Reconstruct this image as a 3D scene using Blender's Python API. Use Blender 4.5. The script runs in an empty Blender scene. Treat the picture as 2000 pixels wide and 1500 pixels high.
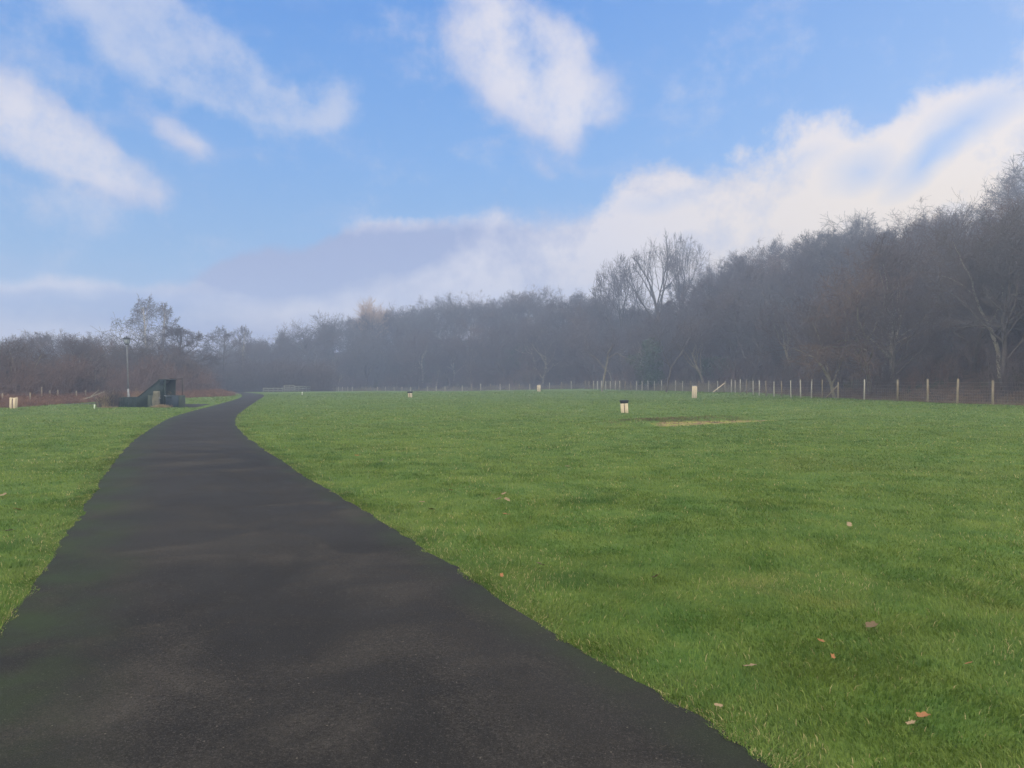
import bpy, math, random
import numpy as np
R = math.radians
SC = bpy.context.scene
COL = SC.collection
F = 1480.0          # focal length of the photograph in its own pixels
HY = 744.0          # its horizon line
EYE = 1.6

# ------------------------------------------------------------------ camera
cam_d = bpy.data.cameras.new('camera')
cam = bpy.data.objects.new('camera', cam_d); COL.objects.link(cam)
cam_d.sensor_width = 36; cam_d.lens = 36 * F / 2000
cam_d.clip_start = 0.05; cam_d.clip_end = 3000
cam.location = (0, 0, EYE)
cam.rotation_euler = (R(90) - math.atan((750 - HY) / F), 0, 0)
SC.camera = cam
SC.view_settings.view_transform = 'Standard'
SC.view_settings.look = 'None'
SC.view_settings.gamma = 1
SC.view_settings.exposure = 0
SC.render.engine = 'CYCLES'
SC.cycles.max_bounces = 5
SC.cycles.diffuse_bounces = 2
SC.cycles.glossy_bounces = 2
SC.cycles.transmission_bounces = 3
SC.cycles.transparent_max_bounces = 6
SC.cycles.volume_bounces = 0
SC.cycles.use_denoising = True

SUN_AZ, SUN_EL = 52.0, 10.5        # degrees: to the right of the view axis, low behind the wooded hill

# ------------------------------------------------------------------ node helper
class NT:
    def __init__(s, tree): s.t = tree; s.n = tree.nodes; s.l = tree.links
    def add(s, typ, **kw):
        n = s.n.new(typ)
        for k, v in kw.items(): setattr(n, k, v)
        return n
    def put(s, sock, v):
        if v is None: return
        if hasattr(v, 'is_linked') or hasattr(v, 'links'): s.l.new(v, sock)
        else: sock.default_value = v
    def m(s, op, a, b=None, c=None, clamp=False):
        n = s.add('ShaderNodeMath', operation=op, use_clamp=clamp)
        s.put(n.inputs[0], a); s.put(n.inputs[1], b); s.put(n.inputs[2], c)
        return n.outputs[0]
    def ss(s, v, a, b, lo=0.0, hi=1.0):
        n = s.add('ShaderNodeMapRange', interpolation_type='SMOOTHSTEP')
        s.put(n.inputs[0], v); n.inputs[1].default_value = a; n.inputs[2].default_value = b
        n.inputs[3].default_value = lo; n.inputs[4].default_value = hi
        return n.outputs[0]
    def mix(s, f, a, b, blend='MIX'):
        n = s.add('ShaderNodeMix', data_type='RGBA', blend_type=blend)
        s.put(n.inputs[0], f)
        for sock, v in ((n.inputs[6], a), (n.inputs[7], b)):
            if isinstance(v, tuple) and len(v) == 3: v = v + (1,)
            s.put(sock, v)
        return n.outputs[2]
    def noise(s, vec, scale, detail=4, rough=0.55, dist=0.0, dim='3D'):
        n = s.add('ShaderNodeTexNoise', noise_dimensions=dim)
        if vec is not None: s.l.new(vec, n.inputs['Vector'])
        n.inputs['Scale'].default_value = scale; n.inputs['Detail'].default_value = detail
        n.inputs['Roughness'].default_value = rough; n.inputs['Distortion'].default_value = dist
        return n.outputs['Fac']
    def ramp(s, f, pts):
        n = s.add('ShaderNodeValToRGB')
        cr = n.color_ramp
        while len(cr.elements) < len(pts): cr.elements.new(0.5)
        for e, (p, c) in zip(cr.elements, pts):
            e.position = p; e.color = tuple(c) + (1,) if len(c) == 3 else c
        s.l.new(f, n.inputs[0])
        return n.outputs[0]

def lin(r, g, b):
    return tuple(((c / 255 + 0.055) / 1.055) ** 2.4 if c > 10 else c / 255 / 12.92 for c in (r, g, b))

def ae(px, py):
    """azimuth and elevation (degrees) of a direction in the sky"""
    return (math.degrees(math.atan((px - 1000) / F)),
            math.degrees(math.atan((HY - py) / math.hypot(px - 1000, F))))

# ------------------------------------------------------------------ sky (world)
def build_world():
    w = bpy.data.worlds.new('World'); SC.world = w; w.use_nodes = True
    q = NT(w.node_tree); q.n.clear()
    out = q.add('ShaderNodeOutputWorld'); bg = q.add('ShaderNodeBackground')
    q.l.new(bg.outputs[0], out.inputs[0]); bg.inputs[1].default_value = 0.1
    sky = q.add('ShaderNodeTexSky', sky_type='NISHITA')
    sky.sun_disc = False; sky.sun_elevation = R(SUN_EL); sky.sun_rotation = R(SUN_AZ)
    sky.air_density = 1.0; sky.dust_density = 0.6; sky.ozone_density = 2.0
    tc = q.add('ShaderNodeTexCoord')
    sp = q.add('ShaderNodeSeparateXYZ'); q.l.new(tc.outputs['Generated'], sp.inputs[0])
    X, Y, Z = sp.outputs
    A = q.m('MULTIPLY', q.m('ARCTAN2', X, Y), 57.2958)
    E = q.m('MULTIPLY', q.m('ARCSINE', Z), 57.2958)
    # clouds keep their shape in azimuth / elevation; soft large warp + fine fbm on the direction
    wn = q.add('ShaderNodeTexNoise'); q.l.new(tc.outputs['Generated'], wn.inputs['Vector'])
    wn.inputs['Scale'].default_value = 7; wn.inputs['Detail'].default_value = 4; wn.inputs['Roughness'].default_value = 0.5
    wsep = q.add('ShaderNodeSeparateColor'); q.l.new(wn.outputs['Color'], wsep.inputs[0])
    wa = q.m('MULTIPLY', q.m('SUBTRACT', wsep.outputs[0], 0.5), 4.0)
    we = q.m('MULTIPLY', q.m('SUBTRACT', wsep.outputs[1], 0.5), 3.5)
    P = q.add('ShaderNodeCombineXYZ')
    q.l.new(q.m('ADD', A, wa), P.inputs[0]); q.l.new(q.m('ADD', E, we), P.inputs[1])
    A2 = q.m('ADD', A, q.m('MULTIPLY', wa, 0.35)); E2 = q.m('ADD', E, q.m('MULTIPLY', we, 0.35))
    fine = q.noise(tc.outputs['Generated'], 11, 9, 0.60)
    finer = q.noise(tc.outputs['Generated'], 34, 6, 0.6)
    puff = q.noise(tc.outputs['Generated'], 5.5, 8, 0.58, 0.4)
    mp = q.add('ShaderNodeMapping'); mp.inputs['Scale'].default_value = (1, 1, 2.2)
    q.l.new(tc.outputs['Generated'], mp.inputs[0])
    streak = q.noise(mp.outputs[0], 9, 6, 0.55)

    def blobs(lst):
        tot = None
        for (px, py, rx, ry, tilt, amp) in lst:
            a, e = ae(px, py)
            k = math.degrees(1 / F) * 0.93
            mpn = q.add('ShaderNodeMapping', vector_type='TEXTURE')
            mpn.inputs['Location'].default_value = (a, e, 0)
            mpn.inputs['Rotation'].default_value = (0, 0, R(-tilt))
            mpn.inputs['Scale'].default_value = (rx * k, ry * k, 1)
            q.l.new(P.outputs[0], mpn.inputs[0])
            g = q.add('ShaderNodeTexGradient', gradient_type='SPHERICAL')
            q.l.new(mpn.outputs[0], g.inputs[0])
            v = q.m('MULTIPLY', g.outputs['Fac'], amp)
            tot = v if tot is None else q.m('ADD', tot, v)
        return tot
    def curve(pts, src, a0, a1, e0, e1):
        n = q.add('ShaderNodeFloatCurve')
        q.l.new(q.m('DIVIDE', q.m('SUBTRACT', src, a0), a1 - a0, clamp=True), n.inputs[1])
        c = n.mapping.curves[0]
        ps = [((a - a0) / (a1 - a0), (v - e0) / (e1 - e0)) for a, v in pts]
        while len(c.points) < len(ps): c.points.new(0.5, 0.5)
        for p, (x, y) in zip(c.points, ps): p.location = (x, y); p.handle_type = 'AUTO_CLAMPED'
        n.mapping.update()
        return q.m('ADD', q.m('MULTIPLY', n.outputs[0], e1 - e0), e0)
    # puffs: px, py, radius along, radius across, tilt (down to the right), strength
    white = blobs([
        (940, 40, 130, 120, 60, 1.1), (1040, 70, 130, 90, 20, .9), (1000, 110, 210, 150, 40, 1.8), (1110, 165, 190, 120, 20, 1.3), (1075, 235, 160, 120, 60, 1.0),
        (1190, 200, 90, 65, 10, .9), (1100, 290, 70, 50, 60, .6), (1035, 325, 80, 30, 25, .6), (1060, 350, 60, 22, 25, .4), (955, 278, 30, 22, 0, .5),
        (20, 225, 190, 85, 25, 1.3), (110, 275, 230, 85, 20, 1.5), (230, 320, 150, 65, 20, 1.3), (320, 238, 130, 42, 28, .95), (385, 275, 90, 28, 22, .7), (20, 350, 120, 40, 5, .25),
        (1150, 345, 80, 28, 0, .35)])
    veil = blobs([
        (330, 60, 200, 120, 20, 0.8), (340, 105, 270, 85, 15, .9), (430, 145, 280, 80, 26, 1.2), (530, 200, 140, 45, 22, .9), (645, 200, 90, 65, 10, 1.1),
        (60, 60, 330, 240, 0, .5), (90, 150, 160, 50, 20, .3), (60, 370, 260, 60, 8, .45), (830, 80, 110, 110, 0, .5), (1960, 40, 260, 200, 0, .15), (900, 310, 90, 30, 30, .25)])
    edge_px = [(-900, 560), (-300, 545), (0, 538), (100, 533), (180, 542), (260, 552), (320, 550), (375, 545), (400, 525), (440, 500), (500, 482),
               (580, 475), (700, 440), (800, 422), (900, 424), (1000, 414), (1100, 408), (1180, 396), (1225, 362),
               (1290, 336), (1380, 315), (1450, 300), (1530, 275), (1600, 240), (1690, 250), (1760, 213), (1840, 180),
               (1910, 140), (1960, 120), (2100, 70), (2400, 0)]
    edge = curve([ae(*p) for p in edge_px], A2, -60, 60, 0, 40)
    t = q.m('SUBTRACT', edge, E2)                      # degrees below the top of the bank
    nz = q.m('MULTIPLY', q.m('SUBTRACT', fine, 0.5), 5.0)
    nst = q.m('MULTIPLY', q.m('SUBTRACT', streak, 0.5), 1.0)
    tt = q.m('ADD', t, q.m('MULTIPLY', q.m('ADD', nz, 0.15), q.ss(A, -30, 12, 0.4, 1.5)))
    tt = q.m('ADD', tt, q.m('MULTIPLY', q.m('SUBTRACT', puff, 0.50), q.ss(A, -5, 15, 0.0, 9.0)))
    bank = q.m('ADD', q.m('MULTIPLY', q.ss(tt, -0.25, 0.75), q.ss(A, 2, -10)), q.m('MULTIPLY', q.ss(tt, -0.9, 1.7), q.ss(A, -10, 2)))
    holes = blobs([(1810, 320, 90, 40, -35, .75), (1690, 335, 90, 40, -10, .6), (1895, 240, 120, 50, -25, .8), (1560, 330, 90, 26, -15, .3),
                   (1300, 400, 120, 30, -10, .3), (120, 600, 340, 60, 0, .35)])
    bank = q.m('SUBTRACT', bank, holes, clamp=True)
    nfb = q.m('ADD', q.m('MULTIPLY', q.m('SUBTRACT', fine, 0.5), 2.3), q.m('MULTIPLY', q.m('SUBTRACT', finer, 0.5), 0.8))
    nfb = q.m('ADD', nfb, q.m('MULTIPLY', q.m('SUBTRACT', puff, 0.5), 1.0))
    wmask = q.m('MULTIPLY', q.ss(q.m('ADD', q.m('MINIMUM', white, 1.12), q.m('MULTIPLY', nfb, q.ss(white, 0.0, 0.25))), 0.10, 1.45), 0.95)
    vmask = q.m('MULTIPLY', q.ss(q.m('ADD', q.m('MINIMUM', veil, 0.9), q.m('ADD', nst, q.m('MULTIPLY', nfb, 1.15))), 0.0, 1.35), 0.80)
    wisps = q.m('MULTIPLY', q.ss(streak, 0.5, 0.8), 0.22)
    # blue of the clear air
    hs = q.ramp(q.m('DIVIDE', E, 90, clamp=True), [(0.0, (3.3, 4.8, 7.4)), (0.09, (1.8, 4.4, 8.3)), (0.18, (1.05, 3.7, 8.7)), (0.30, (0.3, 2.7, 8.3)), (.6, (.4, 1.9, 6.0))])
    hs = q.mix(q.m('MULTIPLY', q.ss(A, -5, 36), 0.5), hs, (1.9, 4.1, 8.5))
    blue = q.mix(0.2, hs, sky.outputs[0])
    # cloud colours, as radiance x10 because the background runs at 0.1
    def c10(*rgb): return tuple(v * 10 for v in lin(*rgb))
    litL, litR, shade = c10(222, 218, 230), c10(255, 235, 210), c10(144, 158, 203)
    warm = q.m('MULTIPLY', q.ss(A, -6, 30), q.ss(E, 23, 10))
    lit = q.mix(warm, litL, litR)
    rim = q.ss(t, 2.2, 0.0)
    bandpx = blobs([(100, 545, 250, 26, 2, .8), (860, 425, 260, 36, 0, .8), (370, 550, 110, 26, 5, .8), (620, 605, 600, 45, 4, .55),
                    (880, 560, 300, 70, -10, .4), (1120, 480, 420, 120, -15, .45), (1650, 360, 700, 170, -25, .9), (300, 660, 500, 60, 0, .45)])
    dark = blobs([(600, 515, 380, 80, -12, 1.5), (450, 522, 150, 45, -20, .9), (820, 480, 260, 60, -8, .3), (150, 600, 420, 45, 3, .7), (300, 645, 400, 30, 2, .4), (1450, 440, 320, 60, -18, .35), (1000, 500, 300, 60, -12, .2)])
    L = q.m('ADD', q.m('SUBTRACT', q.m('ADD', bandpx, 0.55), q.m('MULTIPLY', dark, q.ss(puff, 0.3, 0.55, 0.6, 1.1))), q.m('MULTIPLY', q.m('SUBTRACT', fine, 0.5), 0.9))
    L = q.m('ADD', L, q.m('MULTIPLY', rim, q.ss(A, 0, 20, 0.0, 0.45)))
    L = q.m('ADD', L, q.m('MULTIPLY', q.m('ADD', q.m('SUBTRACT', puff, 0.5), q.m('MULTIPLY', q.m('SUBTRACT', finer, 0.5), 0.4)), q.ss(A, -20, 10, 1.7, 3.4)))
    L = q.m('MINIMUM', q.m('MAXIMUM', L, 0.0), 1.0)
    bankc = q.mix(L, q.mix(q.ss(A, -2, 22), shade, c10(184, 192, 216)), lit)
    wshade = q.ss(q.m('ADD', white, q.m('MULTIPLY', q.m('SUBTRACT', puff, 0.5), 5.0)), 0.0, 2.4)
    wc = q.mix(wshade, c10(180, 189, 222), c10(226, 222, 231))
    col = q.mix(vmask, blue, c10(196, 204, 228))
    col = q.mix(wisps, col, c10(180, 190, 225))
    col = q.mix(wmask, col, wc)
    col = q.mix(q.m('MULTIPLY', bank, 0.96), col, bankc)
    # overhead and behind the photographer: unseen broken cloud, added bright to light the field
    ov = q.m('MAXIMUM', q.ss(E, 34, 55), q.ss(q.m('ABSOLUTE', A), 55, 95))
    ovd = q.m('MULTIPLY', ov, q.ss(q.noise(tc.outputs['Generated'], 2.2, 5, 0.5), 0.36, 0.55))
    col = q.mix(ovd, col, OVER_FILL)
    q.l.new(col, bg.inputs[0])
OVER_FILL = (36, 33, 28)
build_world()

# ------------------------------------------------------------------ sun
sd = bpy.data.lights.new('sun', 'SUN'); so = bpy.data.objects.new('sun', sd); COL.objects.link(so)
sd.energy = 3.0; sd.angle = R(0.6); sd.color = (1.0, 0.86, 0.68)
sdir = (math.sin(R(SUN_AZ)) * math.cos(R(SUN_EL)), math.cos(R(SUN_AZ)) * math.cos(R(SUN_EL)), math.sin(R(SUN_EL)))
from mathutils import Vector, noise as mnoise
so.rotation_euler = Vector(sdir).to_track_quat('Z', 'Y').to_euler()
so.location = (60, 60, 80)

# ------------------------------------------------------------------ materials
def mat(name):
    m = bpy.data.materials.new(name); m.use_nodes = True
    q = NT(m.node_tree); b = q.n['Principled BSDF']
    return m, q, b
def set_spec(b, v): b.inputs['Specular IOR Level'].default_value = v
def simple(name, c1, c2, scale=8, rough=0.85, bump=0.0, stretch=(1, 1, 1), spec=0.25):
    m, q, b = mat(name)
    tc = q.add('ShaderNodeTexCoord'); mp = q.add('ShaderNodeMapping'); mp.inputs['Scale'].default_value = stretch
    q.l.new(tc.outputs['Object'], mp.inputs[0])
    n = q.noise(mp.outputs[0], scale, 6, 0.6)
    q.l.new(q.mix(q.ss(n, 0.3, 0.7), c1, c2), b.inputs['Base Color'])
    b.inputs['Roughness'].default_value = rough; set_spec(b, spec)
    if bump:
        bp = q.add('ShaderNodeBump'); bp.inputs['Strength'].default_value = bump; bp.inputs['Distance'].default_value = 0.01
        q.l.new(n, bp.inputs['Height']); q.l.new(bp.outputs[0], b.inputs['Normal'])
    return m
GRASS_A, GRASS_B, GRASS_Y = (.080, .156, .029), (.148, .208, .042), (.26, .245, .078)
def grass_colour(q, pos):
    """shared patchiness of turf: bright green, olive, straw"""
    big = q.noise(pos, 0.22, 4, 0.6, 0.6)
    mid = q.noise(pos, 1.5, 5, 0.65, 0.4)
    str_ = q.noise(pos, 0.55, 5, 0.7, 1.0)
    c = q.mix(q.ss(mid, 0.3, 0.7), GRASS_A, GRASS_B)
    c = q.mix(q.m('MULTIPLY', q.ss(big, 0.5, 0.7), 0.55), c, (.13, .165, .034))
    c = q.mix(q.m('MULTIPLY', q.ss(str_, 0.58, 0.74), 0.6), c, GRASS_Y)
    return c
def make_ground_mat():
    m, q, b = mat('ground_turf')
    g = q.add('ShaderNodeNewGeometry'); pos = g.outputs['Position']
    c = grass_colour(q, pos)
    fine = q.noise(pos, 22, 5, 0.7)
    tuft = q.noise(pos, 4.5, 4, 0.6, 0.3)
    c = q.mix(0.3, c, (.030, .055, .012))
    c = q.mix(q.m('MULTIPLY', q.ss(fine, 0.62, 0.35), 0.45), c, (.028, .060, .012))
    c = q.mix(q.m('MULTIPLY', q.ss(tuft, 0.60, 0.70), 0.55), c, (.035, .088, .018))
    # attributes: wood = leaf litter under the trees, worn = the sunken strip of moss and straw
    aw = q.add('ShaderNodeAttribute'); aw.attribute_name = 'wood'
    litter = q.mix(q.ss(q.noise(pos, 1.2, 6, 0.65), 0.35, 0.68), (.035, .026, .018), (.075, .050, .034))
    litter = q.mix(q.m('MULTIPLY', q.ss(q.noise(pos, 0.12, 4, 0.6), 0.5, 0.62), 0.6), litter, (.04, .055, .022))
    wn = q.ss(q.m('ADD', aw.outputs['Fac'], q.m('MULTIPLY', q.m('SUBTRACT', q.noise(pos, 1.1, 5, 0.6), 0.5), 0.9)), 0.3, 0.6)
    c = q.mix(wn, c, litter)
    aws = q.add('ShaderNodeAttribute'); aws.attribute_name = 'worn'
    moss = q.ramp(q.noise(pos, 2.6, 6, 0.7), [(0.38, (.08, .055, .03)), (0.47, (.20, .145, .08)), (0.55, (.21, .21, .045)), (0.63, (.11, .15, .03))])
    ws = q.ss(q.m('ADD', aws.outputs['Fac'], q.m('MULTIPLY', q.m('SUBTRACT', q.noise(pos, 3.0, 4, 0.6), 0.5), 0.8)), 0.4, 0.65)
    c = q.mix(ws, c, moss)
    ad = q.add('ShaderNodeAttribute'); ad.attribute_name = 'soil'
    c = q.mix(q.m('MULTIPLY', ad.outputs['Fac'], 0.85), c, (.045, .042, .024))
    q.l.new(c, b.inputs['Base Color']); b.inputs['Roughness'].default_value = 0.95; set_spec(b, 0.12)
    bp = q.add('ShaderNodeBump'); bp.inputs['Strength'].default_value = 0.9; bp.inputs['Distance'].default_value = 0.05
    h = q.m('ADD', q.m('MULTIPLY', fine, 0.5), q.m('MULTIPLY', tuft, 1.2))
    q.l.new(h, bp.inputs['Height']); q.l.new(bp.outputs[0], b.inputs['Normal'])
    return m
def make_blade_mat():
    m, q, b = mat('grass_blade')
    g = q.add('ShaderNodeNewGeometry'); pos = g.outputs['Position']
    c = grass_colour(q, pos)
    a = q.add('ShaderNodeAttribute'); a.attribute_name = 'tone'
    t = a.outputs['Fac']
    c = q.mix(q.ss(t, 0.55, 0.0, 0.0, 0.65), c, (.038, .095, .016))
    c = q.mix(q.ss(t, 0.5, 0.86, 0.0, 0.6), c, (.19, .26, .050))
    c = q.mix(q.ss(t, 0.90, 0.94), c, (.38, .33, .16))
    q.l.new(c, b.inputs['Base Color']); b.inputs['Roughness'].default_value = 0.6; set_spec(b, 0.25)
    tr = q.add('ShaderNodeBsdfTranslucent'); q.l.new(c, tr.inputs[0])
    ms = q.add('ShaderNodeMixShader'); ms.inputs[0].default_value = 0.3
    q.l.new(b.outputs[0], ms.inputs[1]); q.l.new(tr.outputs[0], ms.inputs[2])
    q.l.new(ms.outputs[0], q.n['Material Output'].inputs[0])
    return m
def make_path_mat():
    m, q, b = mat('path_asphalt')
    g = q.add('ShaderNodeNewGeometry'); pos = g.outputs['Position']
    a = q.add('ShaderNodeAttribute'); a.attribute_name = 'across'
    blot = q.noise(pos, 0.9, 6, 0.62, 0.5); blot2 = q.noise(pos, 0.33, 5, 0.6, 0.3)
    grit = q.noise(pos, 42, 5, 0.85)
    c = q.mix(q.ss(blot2, 0.35, 0.65), (.0085, .0080, .0080), (.0175, .0165, .0160))
    bl = q.ss(q.m('ADD', blot, q.m('MULTIPLY', q.m('SUBTRACT', grit, 0.5), 0.5)), 0.44, 0.78)
    c = q.mix(q.m('MULTIPLY', bl, 0.7), c, (.050, .046, .043))
    c = q.mix(q.ss(grit, 0.42, 0.25, 0.0, 0.75), c, (.004, .0038, .0036))
    c = q.mix(q.ss(grit, 0.56, 0.75, 0.0, 0.6), c, (.085, .078, .070))
    sp = q.noise(pos, 130, 4, 0.75)
    c = q.mix(q.ss(sp, 0.55, 0.72), c, (.080, .074, .068))
    c = q.mix(q.ss(sp, 0.46, 0.32, 0.0, 0.9), c, (.004, .004, .0045))
    vo = q.add('ShaderNodeTexVoronoi'); q.l.new(pos, vo.inputs['Vector']); vo.inputs['Scale'].default_value = 38
    vs = q.add('ShaderNodeSeparateColor'); q.l.new(vo.outputs['Color'], vs.inputs[0])
    chip = q.m('MULTIPLY', q.ss(vo.outputs['Distance'], 0.20, 0.12), q.ss(vs.outputs[0], 0.955, 0.965))
    c = q.mix(q.m('MULTIPLY', chip, 0.8), c, (.11, .10, .085))
    # green algae creeping in from both edges, stronger on the left
    al = q.m('ADD', q.ss(a.outputs['Fac'], 0.30, 0.0), q.ss(a.outputs['Fac'], 0.86, 1.0, 0.0, 0.6))
    al = q.m('MULTIPLY', al, q.ss(q.noise(pos, 1.3, 5, 0.6), 0.28, 0.7), clamp=True)
    c = q.mix(q.m('MULTIPLY', al, 0.8), c, (.020, .034, .012))
    q.l.new(c, b.inputs['Base Color'])
    q.l.new(q.ss(blot, 0.4, 0.7, 0.75, 0.95), b.inputs['Roughness']); set_spec(b, 0.12)
    bp = q.add('ShaderNodeBump'); bp.inputs['Strength'].default_value = 0.7; bp.inputs['Distance'].default_value = 0.004
    q.l.new(q.noise(pos, 190, 3, 0.6), bp.inputs['Height']); q.l.new(bp.outputs[0], b.inputs['Normal'])
    return m

M = {}
M['turf'] = make_ground_mat(); M['blade'] = make_blade_mat(); M['path'] = make_path_mat()
M['bark'] = simple('bark_dark', (.058, .050, .045), (.105, .092, .080), 3, 0.9)
M['twig_grey'] = simple('twig_grey', (.060, .055, .056), (.10, .092, .094), 2, 0.9)
M['twig_brown'] = simple('twig_rust', (.085, .058, .046), (.13, .09, .07), 2, 0.9)
M['twig'] = simple('twig_mauve', (.062, .050, .049), (.10, .080, .077), 2, 0.9)
M['bark_pale'] = simple('bark_ash', (.20, .185, .145), (.32, .295, .235), 3, 0.9)
M['bark_olive'] = simple('bark_olive', (.14, .125, .085), (.21, .185, .13), 3, 0.9)
M['birch'] = simple('bark_birch', (.20, .19, .18), (.55, .53, .50), 4, 0.8, stretch=(1, 1, 3))
M['twig_red'] = simple('twig_red', (.105, .070, .060), (.16, .105, .088), 2, 0.9)
M['twig_tan_sunlit'] = simple('twig_tan_sunlit', (.30, .20, .13), (.42, .30, .20), 2, 0.9)  # sunlit tone of the skyline tree is put into this tan
M['ivy'] = simple('leaf_evergreen', (.018, .040, .014), (.045, .085, .026), 4, 0.5)
M['bracken'] = simple('bracken_dead', (.11, .052, .034), (.24, .13, .075), 1.5, 0.95)
M['litter'] = simple('dead_litter', (.075, .048, .034), (.17, .12, .08), 1.5, 0.95)
M['tuft'] = simple('tuft_olive', (.045, .055, .02), (.16, .13, .06), 1.2, 0.95)
M['straw'] = simple('dead_grass', (.20, .15, .085), (.36, .28, .17), 2, 0.95)
M['post'] = simple('post_weathered', (.30, .28, .24), (.50, .47, .40), 5, 0.85, 0.4, (1, 1, .3))
M['post_brown'] = simple('post_brown', (.16, .13, .09), (.28, .235, .165), 5, 0.85, 0.4, (1, 1, .3))
M['wire'] = simple('wire_galvanised', (.22, .22, .23), (.32, .32, .33), 9, 0.5)
M['board'] = simple('board_new_timber', (.46, .37, .25), (.66, .56, .42), 9, 0.8, 0.25, (6, 6, .5))
M['board_gap'] = simple('board_dark', (.06, .03, .02), (.11, .05, .035), 6, 0.8)
M['cap'] = simple('cap_black', (.008, .009, .013), (.016, .018, .024), 6, 0.45)
M['cap_grey'] = simple('cap_grey', (.16, .17, .19), (.27, .28, .30), 6, 0.4)
M['cap_mid'] = simple('paint_mid_grey', (.12, .125, .135), (.17, .175, .185), 6, 0.5)
M['green_ply'] = simple('paint_dark_green', (.007, .018, .018), (.014, .030, .028), 3, 0.7, 0.2, (5, 5, .6))
M['green_grey'] = simple('paint_faded_green', (.030, .043, .036), (.060, .078, .062), 3, 0.8, 0.2, (5, 5, .6))
M['blue_dark'] = simple('paint_blue_black', (.006, .016, .030), (.012, .028, .045), 3, 0.6)
M['stone'] = simple('stone_weathered', (.08, .078, .06), (.16, .15, .115), 4, 0.9, 0.5)
M['rust'] = simple('metal_dark', (.02, .018, .02), (.045, .035, .03), 8, 0.7)
M['lamp_black'] = simple('lamp_black', (.010, .013, .020), (.020, .025, .034), 8, 0.5)
M['tube_white'] = simple('tube_pale_green', (.50, .58, .50), (.66, .72, .64), 8, 0.6)
M['white'] = simple('paint_white', (.6, .6, .57), (.75, .75, .72), 8, 0.6)
M['rail'] = simple('rail_silver_timber', (.12, .125, .115), (.25, .255, .235), 5, 0.85, 0.3, (.4, 1, 1))
M['glass'] = mat('lamp_glass')[0]
_b = M['glass'].node_tree.nodes['Principled BSDF']; _b.inputs['Base Color'].default_value = (.34, .38, .42, 1); _b.inputs['Roughness'].default_value = 0.25
for k, (c1, c2) in {'leaf_orange': ((.17, .075, .028), (.27, .125, .05)), 'leaf_brown': ((.075, .052, .030), (.13, .092, .052)), 'leaf_pale': ((.16, .115, .065), (.26, .195, .12))}.items():
    M[k] = simple(k, c1, c2, 30, 0.75)

# ------------------------------------------------------------------ mesh helpers
def mesh_np(name, V, Fc, nside, m, parent=None, attrs=None, smooth=False, mats=None, midx=None):
    """V (n,3); Fc flat int array of loops; nside: int, or array of loop totals"""
    V = np.asarray(V, dtype=np.float32); Fc = np.asarray(Fc, dtype=np.int32).ravel()
    me = bpy.data.meshes.new(name)
    nf = len(Fc) // nside if np.isscalar(nside) else len(nside)
    tot = np.full(nf, nside, np.int32) if np.isscalar(nside) else np.asarray(nside, np.int32)
    st = np.concatenate(([0], np.cumsum(tot)[:-1])).astype(np.int32)
    me.vertices.add(len(V)); me.vertices.foreach_set('co', V.ravel())
    me.loops.add(len(Fc)); me.loops.foreach_set('vertex_index', Fc)
    me.polygons.add(nf); me.polygons.foreach_set('loop_start', st); me.polygons.foreach_set('loop_total', tot)
    if smooth: me.polygons.foreach_set('use_smooth', np.ones(nf, bool))
    for k, v in (attrs or {}).items():
        at = me.attributes.new(k, 'FLOAT', 'POINT'); at.data.foreach_set('value', np.asarray(v, np.float32))
    me.update(calc_edges=True)
    me.materials.append(m)
    o = bpy.data.objects.new(name, me); COL.objects.link(o)
    if parent: o.parent = parent
    return o
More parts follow.
